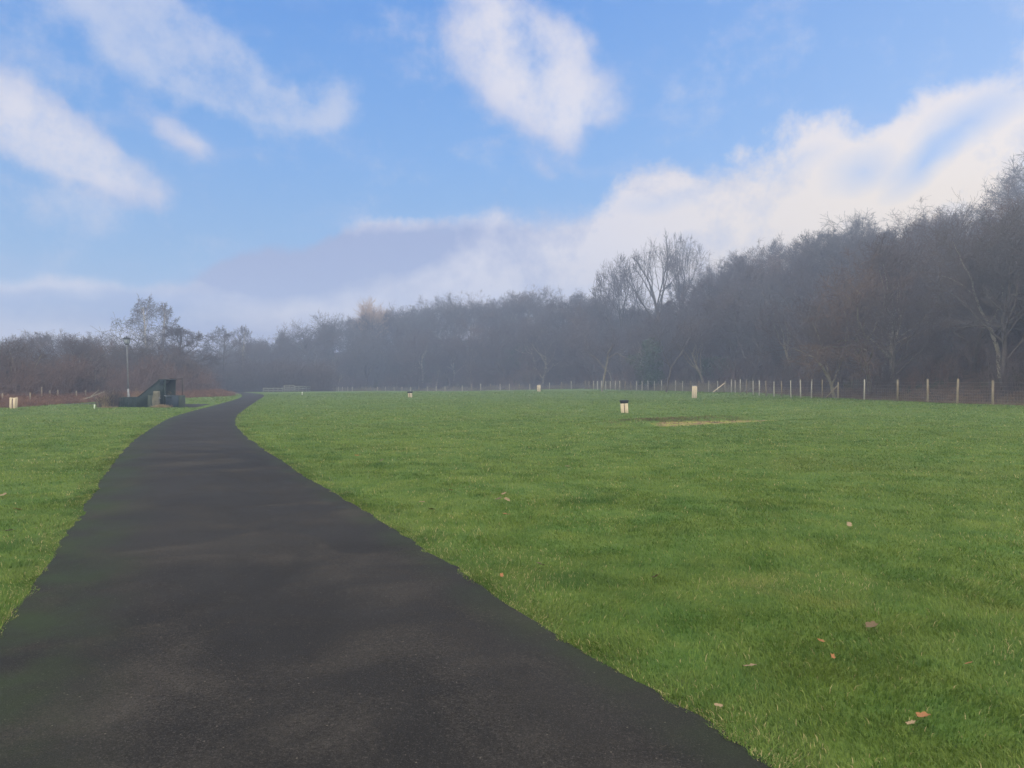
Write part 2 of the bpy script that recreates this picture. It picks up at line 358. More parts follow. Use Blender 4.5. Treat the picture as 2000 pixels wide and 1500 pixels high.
class MB:
    """collects boxes, tubes and solids, builds ONE mesh"""
    def __init__(s): s.v = []; s.f = []; s.n = []; s.k = 0
    def raw(s, V, faces):
        s.v.extend([tuple(p) for p in V])
        for f in faces: s.f.extend([i + s.k for i in f]); s.n.append(len(f))
        s.k += len(V); return s
    def box(s, c, d, rot=(0, 0, 0), taper=1.0, bev=0.0):
        from mathutils import Euler
        e = Euler(rot); hx, hy, hz = d[0] / 2, d[1] / 2, d[2] / 2
        b = min(bev, hx * .8, hy * .8, hz * .8)
        if b <= 0:
            P = [(sx * hx * (taper if sz > 0 else 1), sy * hy * (taper if sz > 0 else 1), sz * hz) for sz in (-1, 1) for sx, sy in ((-1, -1), (1, -1), (1, 1), (-1, 1))]
            fs = [(0, 3, 2, 1), (4, 5, 6, 7), (0, 1, 5, 4), (1, 2, 6, 5), (2, 3, 7, 6), (3, 0, 4, 7)]
        else:
            P = []
            for z, q_ in ((-hz, b), (-hz + b, 0), (hz - b, 0), (hz, b)):
                t_ = taper if z > 0 else 1
                x, y = (hx - q_) * t_, (hy - q_) * t_; b2 = b if q_ == 0 else b * .5
                P += [(-x, -y + b2, z), (-x + b2, -y, z), (x - b2, -y, z), (x, -y + b2, z), (x, y - b2, z), (x - b2, y, z), (-x + b2, y, z), (-x, y - b2, z)]
            fs = [tuple(range(7, -1, -1)), tuple(range(24, 32))]
            for r in range(3):
                for i in range(8): j = (i + 1) % 8; fs.append((r * 8 + i, r * 8 + j, r * 8 + 8 + j, r * 8 + 8 + i))
        return s.raw([e.to_matrix() @ Vector(p) + Vector(c) for p in P], fs)
    def tube(s, pts, rad, k=8, caps=True):
        pts = [Vector(p) for p in pts]
        if not hasattr(rad, '__len__'): rad = [rad] * len(pts)
        V = []; fs = []
        for i, p in enumerate(pts):
            d = (pts[min(i + 1, len(pts) - 1)] - pts[max(i - 1, 0)]).normalized()
            u = d.cross(Vector((0.13, 1, 0.21))).normalized(); w = d.cross(u)
            for j in range(k):
                a = 2 * math.pi * j / k
                V.append(p + (u * math.cos(a) + w * math.sin(a)) * rad[i])
        for i in range(len(pts) - 1):
            for j in range(k): fs.append((i * k + j, i * k + (j + 1) % k, (i + 1) * k + (j + 1) % k, (i + 1) * k + j))
        if caps: fs.append(tuple(range(k - 1, -1, -1))); fs.append(tuple(range((len(pts) - 1) * k, len(pts) * k)))
        return s.raw(V, fs)
    def prism(s, poly, y0, y1):
        """outline in x,z pushed from y0 to y1"""
        n = len(poly)
        V = [(x, y0, z) for x, z in poly] + [(x, y1, z) for x, z in poly]
        fs = [tuple(range(n)), tuple(range(2 * n - 1, n - 1, -1))] + [(i, i + n, (i + 1) % n + n, (i + 1) % n) for i in range(n)]
        return s.raw(V, fs)
    def build(s, name, m, parent=None, smooth=False):
        return mesh_np(name, s.v, s.f, s.n, m, parent, smooth=smooth)
def tag(o, label=None, cat=None, group=None, kind=None):
    if label: o['label'] = label
    if cat: o['category'] = cat
    if group: o['group'] = group
    if kind: o['kind'] = kind
    return o
def empty(name, loc=(0, 0, 0), rz=0.0, **kw):
    o = bpy.data.objects.new(name, None); COL.objects.link(o)
    o.location = loc; o.rotation_euler = (0, 0, rz); o.empty_display_size = 0.2
    return tag(o, **kw)
def copy_tree(o, parent=None):
    c = o.copy(); COL.objects.link(c)
    if parent: c.parent = parent
    for ch in o.children: copy_tree(ch, c)
    return c
def vnoise(x, y, s, seed=0.0):
    """smooth value noise, vectorised, range about -1..1"""
    x = np.asarray(x, float) / s + seed * 17.13; y = np.asarray(y, float) / s + seed * 7.77
    xi = np.floor(x); yi = np.floor(y); fx = x - xi; fy = y - yi
    fx = fx * fx * (3 - 2 * fx); fy = fy * fy * (3 - 2 * fy)
    def h(a, b): v = np.sin(a * 127.1 + b * 311.7 + seed * 3.1) * 43758.5453; return (v - np.floor(v)) * 2 - 1
    return (h(xi, yi) * (1 - fx) + h(xi + 1, yi) * fx) * (1 - fy) + (h(xi, yi + 1) * (1 - fx) + h(xi + 1, yi + 1) * fx) * fy

# ------------------------------------------------------------------ terrain
def at(px, py, z=0.0):
    """ground point seen at a pixel of the photo, for ground height z"""
    D = (EYE - z) * F / (py - HY)
    return ((px - 1000) / F * D, D)
CTRL = np.array([  # x, y, z of the field
    (0, -40, 0), (0, 0, 0), (0, 10, 0), (-10, 20, 0), (-16, 45, 0), (-31, 91, 0), (-35, 60, 0), (-30, 45, 0), (-60, 45, 0), (-60, 90, .1), (0, 30, 0), (10, 30, .03), (14, 15, .03), (25, 20, .15), (25, 40, .3), (40, 0, .3),
    (21, 51, .36), (24, 77, .4), (19, 88, .35), (12, 123, .27), (-5, 95, .17), (-15, 100, .14), (-22, 100, .10), (5, 100, .3), (-20, 150, -.75), (-40, 155, -.75), (0, 138, -.4), (8, 60, .12), (-5, 60, .05),
    (-50, 130, -.3), (60, 60, .5), (40, 120, .4), (-90, 120, 0), (0, 200, -.6), (100, 100, 1), (-100, 200, 0)], float)
TOE = np.array([  # foot of the slope: x, y, ridge height, width foot->ridge
    (66, -60, 20, 46), (40, 0, 20, 46), (28.5, 36, 19, 46), (24, 52, 15.5, 44), (26, 77, 15, 40), (22, 90, 15, 38), (14.5, 125, 15.5, 34), (-6, 142, 14.5, 34), (-20, 154, 12, 36),
    (-40, 158, 9, 38), (-55, 155, 5, 38), (-80, 140, 3, 40), (-130, 115, 3, 40), (-200, 100, 3, 40)], float)
def toe_sd(x, y):
    """signed distance beyond the foot of the slope (positive uphill), ridge height and width there"""
    x = np.asarray(x, float); y = np.asarray(y, float)
    best = np.full(x.shape, 1e9); sd = np.zeros(x.shape); rh = np.zeros(x.shape); wd = np.ones(x.shape)
    for i in range(len(TOE) - 1):
        a, b = TOE[i], TOE[i + 1]
        dx, dy = b[0] - a[0], b[1] - a[1]; L2 = dx * dx + dy * dy
        t = np.clip(((x - a[0]) * dx + (y - a[1]) * dy) / L2, 0, 1)
        qx, qy = x - (a[0] + t * dx), y - (a[1] + t * dy)
        d = np.hypot(qx, qy); s = np.sign(qx * dy - qy * dx)
        k = d < best
        best = np.where(k, d, best); sd = np.where(k, d * s, sd)
        rh = np.where(k, a[2] + t * (b[2] - a[2]), rh); wd = np.where(k, a[3] + t * (b[3] - a[3]), wd)
    return sd, rh, wd
HOL_A, HOL_B = at(1300, 829, .03), at(1525, 818, .03)      # the sunken strip in the field
def hollow(x, y):
    ax, ay = HOL_A; bx, by = HOL_B; dx, dy = bx - ax, by - ay; L2 = dx * dx + dy * dy
    t = ((x - ax) * dx + (y - ay) * dy) / L2
    off = (-(x - ax) * dy + (y - ay) * dx) / math.sqrt(L2)     # + = far side
    return t, off
def gz(x, y):
    x = np.asarray(x, float); y = np.asarray(y, float)
    num = np.zeros(x.shape); den = np.zeros(x.shape)
    for cx, cy, cz in CTRL:
        s = 6 + 0.06 * max(cy, 0)
        w_ = 1 / (((x - cx) ** 2 + (y - cy) ** 2) / (s * s) + 0.15) ** 2
        num += w_ * cz; den += w_
    z = num / den
    t, off = hollow(x, y)
    along = np.clip((t + .6) / .5, 0, 1) * np.clip((1.25 - t) / .4, 0, 1)
    z = z + along * (0.15 * np.exp(-((off - 1.3) / .6) ** 2) - 0.08 * np.exp(-((off + .1) / .7) ** 2))
    r = np.hypot(x, y)
    away = np.clip((np.abs(x - np.interp(y, [-10, 5, 20, 45, 91], [1, -1.5, -8, -17, -30])) - 2.2) / 3, 0, 1)
    z = z + away * (0.035 * vnoise(x, y, 4.0, 1) + 0.018 * vnoise(x, y, 1.3, 2))
    sd, rh, wd = toe_sd(x, y)
    u = np.clip(sd / wd, 0, 1)
    hill = rh * (0.55 * u + 0.45 * (u * u * (3 - 2 * u)))
    bump_ = np.clip(sd / 12, 0, 1) * (0.9 * vnoise(x, y, 11, 5) + 0.4 * vnoise(x, y, 4, 6))
    beyond = np.clip((sd - wd) / 60, 0, 1.5)
    return z + hill + bump_ - rh * 0.25 * beyond * beyond
def gz1(x, y): return float(gz(np.array([x]), np.array([y]))[0])

# path edges
LE = [(2.6, -12), (-0.1, -2.5), (-1.1, 0), (-2.55, 3.13)] + [at(*p) for p in [(0, 1240), (60, 1152), (140, 1030), (168, 985), (200, 930), (240, 880), (265, 855), (320, 822), (355, 808), (402, 796.5), (428, 790), (462, 780.5), (476, 775.5), (473, 771)]] + [(-38, 104), (-48, 118), (-62, 130)]
RE = [(6.3, -12), (3.2, -2.5), (2.25, 0)] + [at(*p) for p in [(1490, 1495), (1395, 1402), (1237, 1336), (1080, 1238), (975, 1164), (852, 1092), (735, 1012), (640, 958), (560, 908), (500, 868), (468, 842), (457, 826), (461, 812), (480, 798), (508, 780), (520, 773), (518, 771)]] + [(-33.5, 100), (-42, 112), (-56, 124)]
LEa, REa = np.array(LE), np.array(RE)
def smooth_interp(y, arr):
    """piecewise linear edge x(y), softened with a small moving average"""
    o = np.zeros(np.shape(y)); ws = [(-.12, .2), (-.06, .2), (0, .2), (.06, .2), (.12, .2)]
    for k, w_ in ws: o = o + w_ * np.interp(y + k * (np.abs(y) + 2), arr[:, 1], arr[:, 0])
    return o
def edge_l(y): return smooth_interp(y, LEa) + 0.025 * vnoise(y, 0 * y, .45, 3) + 0.016 * vnoise(y, 0 * y, .14, 4)
def edge_r(y): return smooth_interp(y, REa) + 0.035 * vnoise(y, 0 * y, .5, 7) + 0.022 * vnoise(y, 0 * y, .15, 8)
BR = [(-19.0, 45.2), (-21.5, 48.3), (-24, 50.4), (-28, 51.5), (-31, 52.0)]     # branch path, near side
BRf = [(-20.6, 51.8), (-22.5, 52.6), (-25, 53.2), (-28, 53.6), (-31, 53.8)]

BANK_Y = [-60, 30, 38, 45, 52, 59, 65, 70, 76, 81, 92, 104, 118, 150]        # edge of the rough bank on the left
BANK_X = [-90, -60, -40, -30.6, -31.6, -32.3, -31.6, -30.8, -29.4, -30.8, -34.5, -41, -54, -80]
def build_ground():
    def axis(a, b, c, d, s1, s2):
        lo = list(np.arange(b, a, -s2))[::-1]; mid = list(np.arange(b, c, s1)); hi = list(np.arange(c, d + s2, s2))
        return np.array(lo[:-1] + mid + hi)
    xs = axis(-260, -34, 32, 200, 0.3, 3.0); ys = axis(-60, -3, 60, 330, 0.3, 2.0)
    X, Y = np.meshgrid(xs, ys); Zg = gz(X, Y)
    l, r = edge_l(Y), edge_r(Y)
    inside = (X > l) & (X < r) & (Y < 91)
    nx, ny = len(xs), len(ys)
    V = np.stack([X, Y, Zg], -1).reshape(-1, 3)
    i = np.arange(nx * ny).reshape(ny, nx)
    Fc = np.stack([i[:-1, :-1], i[:-1, 1:], i[1:, 1:], i[1:, :-1]], -1).reshape(-1, 4)
    sd, rh, wd = toe_sd(X, Y)
    wood = np.clip((sd + 1.2) / 2.4, 0, 1)
    left = np.clip((np.interp(Y, BANK_Y, BANK_X) - X) / 1.5, 0, 1)
    wood = np.maximum(wood, left)
    t, off = hollow(X, Y)
    worn = np.clip(1 - np.abs((t - .48) / .58) ** 4, 0, 1) * np.clip(1.15 - np.abs((off + .1) / (1.25 - .85 * np.clip(t, 0, 1))) ** 2, 0, 1)
    soil = np.exp(-((X - l) / .10) ** 2) + np.exp(-((X - r) / .14) ** 2); soil = np.where(Y < 60, np.clip(soil, 0, 1), 0)
    o = mesh_np('ground', V, Fc, 4, M['turf'], attrs={'wood': wood.ravel(), 'worn': worn.ravel(), 'soil': soil.ravel()}, smooth=True)
    tag(o, kind='structure')
def in_branch(x, y):
    n = np.interp(-x, [-b[0] for b in BR], [b[1] for b in BR]); f = np.interp(-x, [-b[0] for b in BRf], [b[1] for b in BRf])
    return (x < -18.9) & (x > -31) & (y > n) & (y < f)
def build_path():
    ys = np.concatenate([np.arange(-12, 2, .25), np.arange(2, 14, .05), np.arange(14, 40, .15), np.arange(40, 124.1, .5)])
    l, r = edge_l(ys), edge_r(ys); nc = 17
    u = np.linspace(0, 1, nc)
    X = l[:, None] + (r - l)[:, None] * u; Y = np.repeat(ys[:, None], nc, 1)
    camber = 0.018 * (1 - (2 * u - 1) ** 2)
    Zp = gz(X, Y) + 0.012 + camber
    V = np.stack([X, Y, Zp], -1).reshape(-1, 3); i = np.arange(len(ys) * nc).reshape(len(ys), nc)
    Fc = np.stack([i[:-1, :-1], i[:-1, 1:], i[1:, 1:], i[1:, :-1]], -1).reshape(-1, 4)
    ac = np.repeat(u[None], len(ys), 0).ravel()
    o = mesh_np('path', V, Fc, 4, M['path'], attrs={'across': ac}, smooth=True); tag(o, kind='structure')
    # the branch that leaves to the left past the timber structure
    n = 40; ts = np.linspace(0, 1, n); A_ = np.array(BR); B_ = np.array(BRf); k = np.linspace(0, 1, len(BR))
    ax, ay = np.interp(ts, k, A_[:, 0]), np.interp(ts, k, A_[:, 1]); bx, by = np.interp(ts, k, B_[:, 0]), np.interp(ts, k, B_[:, 1])
    u = np.linspace(0, 1, 9)
    X = ax[:, None] + (bx - ax)[:, None] * u; Y = ay[:, None] + (by - ay)[:, None] * u
    V = np.stack([X, Y, gz(X, Y) + 0.008], -1).reshape(-1, 3); i = np.arange(n * 9).reshape(n, 9)
    Fc = np.stack([i[:-1, :-1], i[1:, :-1], i[1:, 1:], i[:-1, 1:]], -1).reshape(-1, 4)
    o = mesh_np('side_path', V, Fc, 4, M['path'], attrs={'across': np.repeat(u[None], n, 0).ravel() * .5 + .3}, smooth=True); tag(o, kind='structure')
build_ground(); build_path()

# ------------------------------------------------------------------ grass blades
def build_grass():
    rg = np.random.default_rng(5)
    half = R(40)
    def sector(n, r0, r1, power, half=half):
        # radial density ~ r^-power per area
        e = 2 - power; u = rg.random(n)
        r = (r0 ** e + u * (r1 ** e - r0 ** e)) ** (1 / e) if abs(e) > 1e-6 else r0 * (r1 / r0) ** u
        a = (rg.random(n) * 2 - 1) * half
        return r * np.sin(a), r * np.cos(a), r
    parts = [sector(600000, 1.0, 7, 0.9, R(60)), sector(680000, 7, 34, 2.0, R(50)), sector(270000, 34, 100, 2.3)]
    x = np.concatenate([p[0] for p in parts]); y = np.concatenate([p[1] for p in parts]); r = np.concatenate([p[2] for p in parts])
    # extra fringe along both path edges
    ye = 2.4 + 26 * rg.random(90000) ** 1.7
    side = rg.random(len(ye)) < .5
    off = np.abs(rg.normal(0, .11, len(ye))) - .05 * (rg.random(len(ye)) < .5)
    xe = np.where(side, edge_l(ye) - off, edge_r(ye) + off)
    x = np.concatenate([x, xe]); y = np.concatenate([y, ye]); r = np.concatenate([r, np.hypot(xe, ye)])
    l, rr = edge_l(y), edge_r(y)
    dist = np.maximum(l - x, x - rr)                       # outside distance from the path
    dens = 0.5 + 0.5 * vnoise(x, y, .35, 9) * .9 + .3
    over_ = np.clip(vnoise(x, y, .30, 31) * .6 + vnoise(x, y, .09, 32) * .5, 0, 1)
    keep = (dist > -0.01 - 0.07 * over_) & (rg.random(len(x)) < dens)
    sd, _, _ = toe_sd(x, y); keep &= sd < -1
    t, offh = hollow(x, y); keep &= ~((np.abs(offh + .1) < 1.15 - .8 * t) & (t > -.05) & (t < 1.03) & (rg.random(len(x)) < .80))
    keep &= ~in_branch(x, y)
    x, y, r, dist = x[keep], y[keep], r[keep], dist[keep]
    n = len(x); z = gz(x, y)
    lod = np.maximum(1, r / 6)
    clump = vnoise(x, y, .22, 11) * .5 + vnoise(x, y, .7, 12) * .5
    h = (0.017 + 0.013 * rg.random(n) + 0.017 * np.clip(clump + .2, 0, 1.2)) * (1 + .05 * (lod - 1))
    tuft0 = (vnoise(x, y, .55, 21) * .6 + vnoise(x, y, .21, 22) * .4 + .25 * vnoise(x, y, 6, 23)) > .52
    h = h * np.where(tuft0, 1.35, 1) * np.where(rg.random(n) < .03, 1.7, 1) * np.where(dist < .1, .8, 1)
    w_ = (0.0016 + 0.0012 * rg.random(n)) * lod * 1.1
    fa = rg.random(n) * 2 * math.pi                        # facing
    la = 6.283 * (vnoise(x, y, .5, 13) * .5 + .5) + rg.normal(0, 1.1, n)   # lean direction in swathes
    lean = h * (0.35 + .75 * rg.random(n))
    # fringe blades spill towards the path
    cx, cy = np.cos(fa) * w_, np.sin(fa) * w_
    lx, ly = np.cos(la) * lean, np.sin(la) * lean
    tuft = (vnoise(x, y, .55, 21) * .6 + vnoise(x, y, .21, 22) * .4 + .25 * vnoise(x, y, 6, 23)) > .55
    tone = np.clip(rg.normal(.47, .22, n) + .22 * clump + .12 * vnoise(x, y, 2.6, 24) - .30 * tuft, 0, .89)
    deadp = .013 + .04 * (vnoise(x, y, .8, 15) > .45) + .07 * np.exp(-dist / .12)
    tone = np.where(rg.random(n) < deadp, .97, tone)
    b0 = np.stack([x - cx, y - cy, z - .004], -1); b1 = np.stack([x + cx, y + cy, z - .004], -1)
    m0 = np.stack([x - cx * .75 + lx * .32, y - cy * .75 + ly * .32, z + h * .6], -1); m1 = np.stack([x + cx * .75 + lx * .32, y + cy * .75 + ly * .32, z + h * .6], -1)
    tp = np.stack([x + lx, y + ly, z + h * (1 - .25 * rg.random(n))], -1)
    V = np.stack([b0, b1, m1, m0, tp], 1).reshape(-1, 3)
    i = (np.arange(n) * 5)[:, None]
    Fc = np.concatenate([i + 0, i + 1, i + 2, i + 3, i + 3, i + 2, i + 4], 1).ravel()
    tot = np.tile([4, 3], n)
    o = mesh_np('grass', V, Fc, tot, M['blade'], attrs={'tone': np.repeat(tone, 5)})
    tag(o, 'short rough green grass covering the field beside the path', 'grass', kind='stuff')
build_grass()

# ------------------------------------------------------------------ trees
class Segs:
    def __init__(s): s.a = []; s.b = []; s.ra = []; s.rb = []
    def line(s, pts, rad):
        for i in range(len(pts) - 1):
            s.a.append(pts[i]); s.b.append(pts[i + 1]); s.ra.append(rad[i]); s.rb.append(rad[i + 1])
    def build(s, name, k, m, parent=None):
        A_ = np.array(s.a, float); B_ = np.array(s.b, float); ra = np.array(s.ra); rb = np.array(s.rb)
        n = len(A_); d = B_ - A_; d /= np.linalg.norm(d, axis=1)[:, None] + 1e-9
        ref = np.where(np.abs(d[:, 2:3]) > .9, [[1., 0, 0]], [[0, 0, 1.]])
        u = np.cross(d, ref); u /= np.linalg.norm(u, axis=1)[:, None] + 1e-9; w_ = np.cross(d, u)
        ang = np.arange(k) * 2 * math.pi / k
        ring = u[:, None] * np.cos(ang)[None, :, None] + w_[:, None] * np.sin(ang)[None, :, None]
        VA = A_[:, None] + ring * ra[:, None, None]; VB = B_[:, None] + ring * rb[:, None, None]
        V = np.concatenate([VA, VB], 1).reshape(-1, 3)
        i = (np.arange(n) * 2 * k)[:, None]
        j = np.arange(k)[None]; j2 = (j + 1) % k
        Fc = np.stack([i + j, i + j2, i + k + j2, i + k + j], -1).reshape(-1, 4)
        return mesh_np(name, V, Fc, 4, m, parent, smooth=k > 3)
def rot_about(v, ax, a):
    return v * math.cos(a) + np.cross(ax, v) * math.sin(a) + ax * np.dot(ax, v) * (1 - math.cos(a))
def outside(p, env, rnd):
    """the crown's rounded but lumpy outline"""
    cz, rx, rz, lobes = env
    if p[2] < cz * .5: return False
    q_ = np.array((p[0] / rx, p[1] / rx, (p[2] - cz) / rz)); d = np.linalg.norm(q_)
    if d < .7: return False
    u_ = q_ / d; lump = 1 + .12 * sum(max(0, float(np.dot(u_, l)) - .75) for l in lobes) - .06
    return d > lump * rnd.uniform(.90, 1.06)
def grow(rnd, trunk, crown, p, d, L, r, lev, P):
    nseg = P['seg'][lev]; pts = [p]; rad = [r]; dirs = [d]
    up = np.array([0, 0, 1.])
    for i in range(nseg):
        d = d + np.array([rnd.gauss(0, 1), rnd.gauss(0, 1), rnd.gauss(0, .8)]) * P['wob'][lev] + up * P['up'][lev]
        d = d / np.linalg.norm(d); p = p + d * (L / nseg)
        if 'env' in P and i > 0 and outside(p, P['env'], rnd): break
        pts.append(p); rad.append(max(r * (1 - P['tap'][lev] * (i + 1) / nseg), P['rmin'])); dirs.append(d)
    (trunk if lev <= P['tl'] else crown).line(pts, rad)
    if lev >= P['depth']: return
    nc = P['kids'][lev]; nseg = len(pts) - 1
    for c in range(nc):
        t = P['from'][lev] + (1 - P['from'][lev]) * ((c + rnd.random() * .9) / nc)
        i = min(int(t * nseg), nseg - 1); f = t * nseg - i
        q0 = pts[i] * (1 - f) + pts[i + 1] * f; dd = dirs[i + 1]
        ax = np.cross(dd, np.array([rnd.gauss(0, 1), rnd.gauss(0, 1), rnd.gauss(0, 1)])); ax /= np.linalg.norm(ax) + 1e-9
        nd = rot_about(dd, ax, R(rnd.uniform(*P['ang'][lev])))
        rr = rad[i] * P['rk'][lev]
        grow(rnd, trunk, crown, q0, nd, L * P['lk'][lev] * (1.15 - .45 * t if lev > 0 else 1.2 - .5 * t) * rnd.uniform(.75, 1.2), max(rr, P['rmin']), lev + 1, P)
    if P.get('leader', True) and lev > 0:
        grow(rnd, trunk, crown, pts[-1], dirs[-1], L * .5, rad[-1], lev + 1, P)
BROAD = dict(depth=4, tl=1, seg=[6, 7, 5, 4, 2], wob=[.10, .20, .26, .28, .3], up=[.05, .06, .05, .05, .03], tap=[.45, .7, .75, .7, .5], rmin=.011,
             kids=[8, 7, 7, 6, 0], ang=[(25, 62), (30, 60), (30, 60), (25, 60), (0, 1)], rk=[.55, .5, .5, .5, .5], lk=[1.05, .60, .58, .55, .5], **{'from': [.32, .25, .15, .1, 0]})
def make_tree(kind, seed, P, H, mt, mc, trunk_h=.5, r0=None, starts=None, wide=1.0, crown=None):
    """returns (trunk mesh object, crown mesh object), height close to H"""
    rnd = random.Random(seed); tr, cr = Segs(), Segs()
    P = dict(P); c_ = crown or (.56, .42, .44); P['env'] = (H * c_[0], H * c_[1] / P.get('ease', 1), H * c_[2], [(rnd.uniform(-1, 1), rnd.uniform(-1, 1), rnd.uniform(-1, 1)) for _ in range(7)])
    for (p, d, L, r) in (starts or [((0, 0, -.3), (rnd.gauss(0, .06), rnd.gauss(0, .06), 1), H * trunk_h, r0 or H * .018)]):
        d = np.array(d, float); d /= np.linalg.norm(d)
        grow(rnd, tr, cr, np.array(p, float), d, L, r, 0, P)
    top = float(np.percentile([b[2] for b in cr.b], 99.3)); s = H / top
    for S in (tr, cr):
        S.a = [a * np.array((s * wide, s * wide, s)) for a in S.a]; S.b = [b * np.array((s * wide, s * wide, s)) for b in S.b]
    root = empty(kind)
    tr.build('trunk', 5, mt, root); cr.build('crown', 3, mc, root)
    root['_h'] = H
    return root
def vary(P, **kw):
    q_ = dict(P); q_.update(kw); return q_
protos = []
OAK = vary(BROAD, ang=[(35, 75), (35, 70), (35, 65), (30, 65), (0, 1)], wob=[.12, .26, .32, .34, .3], lk=[1.2, .62, .56, .52, .5])
ALDER = vary(BROAD, kids=[16, 6, 6, 5, 0], lk=[.5, .5, .5, .5, .5], ang=[(45, 75), (30, 60), (30, 60), (25, 60), (0, 1)], **{'from': [.2, .2, .15, .1, 0]})
BIRCH = vary(BROAD, kids=[14, 6, 5, 3, 0], lk=[.42, .55, .5, .5, .5], ang=[(25, 50), (30, 60), (30, 60), (25, 70), (0, 1)], up=[.03, .05, -.03, -.08, -.1], rk=[.38, .5, .5, .5, .5], rmin=.012, **{'from': [.25, .2, .15, .1, 0]})
ASH = vary(BROAD, kids=[7, 5, 4, 3, 0], ease=.95, lk=[1.1, .6, .55, .5, .5], ang=[(20, 48), (28, 55), (28, 55), (25, 60), (0, 1)], up=[.04, .10, .10, .12, .05], wob=[.1, .16, .2, .22, .2], rmin=.012)
def place(root, x, y, H, rz, first=False, label=None, group=None, cat='tree', lean=0.0, wide=1.0, zoff=0.0):
    o = root if first else copy_tree(root)
    s = H / root['_h']
    o.location = (x, y, gz1(x, y) + zoff); o.scale = (s * wide, s * wide, s); o.rotation_euler = (lean, 0, rz)
    tag(o, label, cat, group)
    return o
for k in range(4): protos.append(make_tree('bare_tree', 10 + k, BROAD, 10, M[('bark', 'bark_pale', 'bark', 'bark_olive')[k]], M[('twig', 'twig', 'twig_grey', 'twig')[k]], r0=.2))
for k in range(3): protos.append(make_tree('bare_tree', 30 + k, OAK, 10, M[('bark', 'bark', 'bark_olive')[k]], M[('twig_grey', 'twig', 'twig_brown')[k]], trunk_h=.42, r0=.2))
for k in range(2): protos.append(make_tree('bare_tree', 50 + k, ALDER, 10, M['bark'], M['twig'], trunk_h=.9, r0=.15))
scrubP = vary(BROAD, depth=3, tl=0, kids=[7, 7, 6, 0], seg=[6, 5, 4, 3], lk=[.55, .5, .5, .5], rmin=.010, up=[.06, .08, .08, .05], **{'from': [.1, .1, .1, 0]})
def scrub_starts(rnd, n, h):
    return [((rnd.gauss(0, .12), rnd.gauss(0, .12), -.1), (rnd.gauss(0, .35), rnd.gauss(0, .35), 1), h * rnd.uniform(.5, .9), .045) for _ in range(n)]
scrubs = []
for k, (mt_, mc_) in enumerate([('twig', 'twig'), ('twig_red', 'twig_red'), ('bark_olive', 'twig'), ('twig_red', 'twig')]):
    scrubs.append(make_tree('bare_shrub', 70 + k, scrubP, 4, M[mt_], M[mc_], starts=scrub_starts(random.Random(k), 9, 4)))

SKY_LINE = [(-400, 640), (0, 665), (60, 650), (100, 645), (150, 652), (200, 660), (225, 655), (260, 660), (330, 665), (360, 668), (385, 680), (400, 692), (420, 675), (470, 668), (500, 655), (560, 655), (590, 650), (650, 632), (690, 622), (720, 612), (785, 604), (810, 598), (850, 580), (900, 580), (940, 578), (960, 590), (980, 568), (1050, 556), (1100, 562), (1125, 585), (1150, 566), (1175, 560), (1230, 590), (1300, 590), (1350, 520), (1380, 510), (1430, 490), (1480, 482), (1540, 462), (1600, 445), (1660, 424), (1700, 434), (1740, 442), (1800, 415), (1850, 405), (1900, 396), (1950, 388), (2000, 375), (2400, 290), (3500, 200)]
SLx, SLy = zip(*SKY_LINE)
def cap_height(x, y, margin=0):
    """how tall a tree may be here without rising over the wood's skyline"""
    px = 1000 + F * x / y; sy = np.interp(px, SLx, SLy) + margin
    return EYE + (HY - sy) / F * y - gz1(x, y)
RN = random.Random(99)
used = set()
def wood_tree(x, y, H, label, group, pool, wide=1.0):
    k = RN.randrange(len(pool)); root = pool[k]; first = (id(pool), k) not in used; used.add((id(pool), k))
    if first: pool[k] = root
    return place(root, x, y, H, RN.uniform(0, 6.28), first, label, group, wide=wide)
def along_toe(t):
    seg = np.hypot(np.diff(TOE[:, 0]), np.diff(TOE[:, 1])); cum = np.concatenate(([0], np.cumsum(seg)))
    x = np.interp(t, cum, TOE[:, 0]); y = np.interp(t, cum, TOE[:, 1])
    x2 = np.interp(t + 1, cum, TOE[:, 0]); y2 = np.interp(t + 1, cum, TOE[:, 1])
    dx, dy = x2 - x, y2 - y; L = math.hypot(dx, dy) + 1e-9
    return x, y, dy / L, -dx / L, np.interp(t, cum, TOE[:, 2]), np.interp(t, cum, TOE[:, 3]), cum[-1]
def zone(px):
    if px < 620: return 'far left end of the hill wood beyond the path'
    if px < 980: return 'hill wood behind the far stretch of fence'
    if px < 1350: return 'hill wood left of the tall ash trees' if px < 1180 else 'slope under the tall ash trees'
    if px < 1680: return 'hill wood behind the close set fence posts'
    return 'hill wood above the near right fence posts'
placed = []
def try_place(x, y, dmin):
    for (a, b) in placed:
        if (a - x) ** 2 + (b - y) ** 2 < dmin * dmin: return False
    placed.append((x, y)); return True
# ridge trees forming the skyline: one wherever the ridge line is met
def ridge_at(px, frac):
    D = np.arange(28, 260, .5); x = (px - 1000) / F * D; sd, rh, wd = toe_sd(x, D)
    k = np.argmax(sd >= wd * frac)
    return x[k], D[k]
for frac, step in ((.97, 1.0), (.74, 1.5)):
    px = 385.0
    while px < 2500:
        x, y = ridge_at(px, frac * RN.uniform(.97, 1.03))
        px += 4.6 * step * F / y * RN.uniform(.8, 1.2)
        if y < 30: continue
        if 1160 < px < 1350:
            if frac < .9: continue
            H = RN.uniform(1.6, 3.0) if px > 1200 else max(3.0, cap_height(x, y))
        else: H = cap_height(x, y, 0 if frac > .9 else 14) * RN.uniform(.93, 1.04)
        if H < 2.5 and frac < .9: continue
        H = max(2.2, H)
        if not try_place(x, y, 2.2): continue
        wood_tree(x, y, H, 'bare skyline tree of the ' + zone(px), 'bare trees along the hill skyline', protos, 1.25 if H < 9 else 1.05)
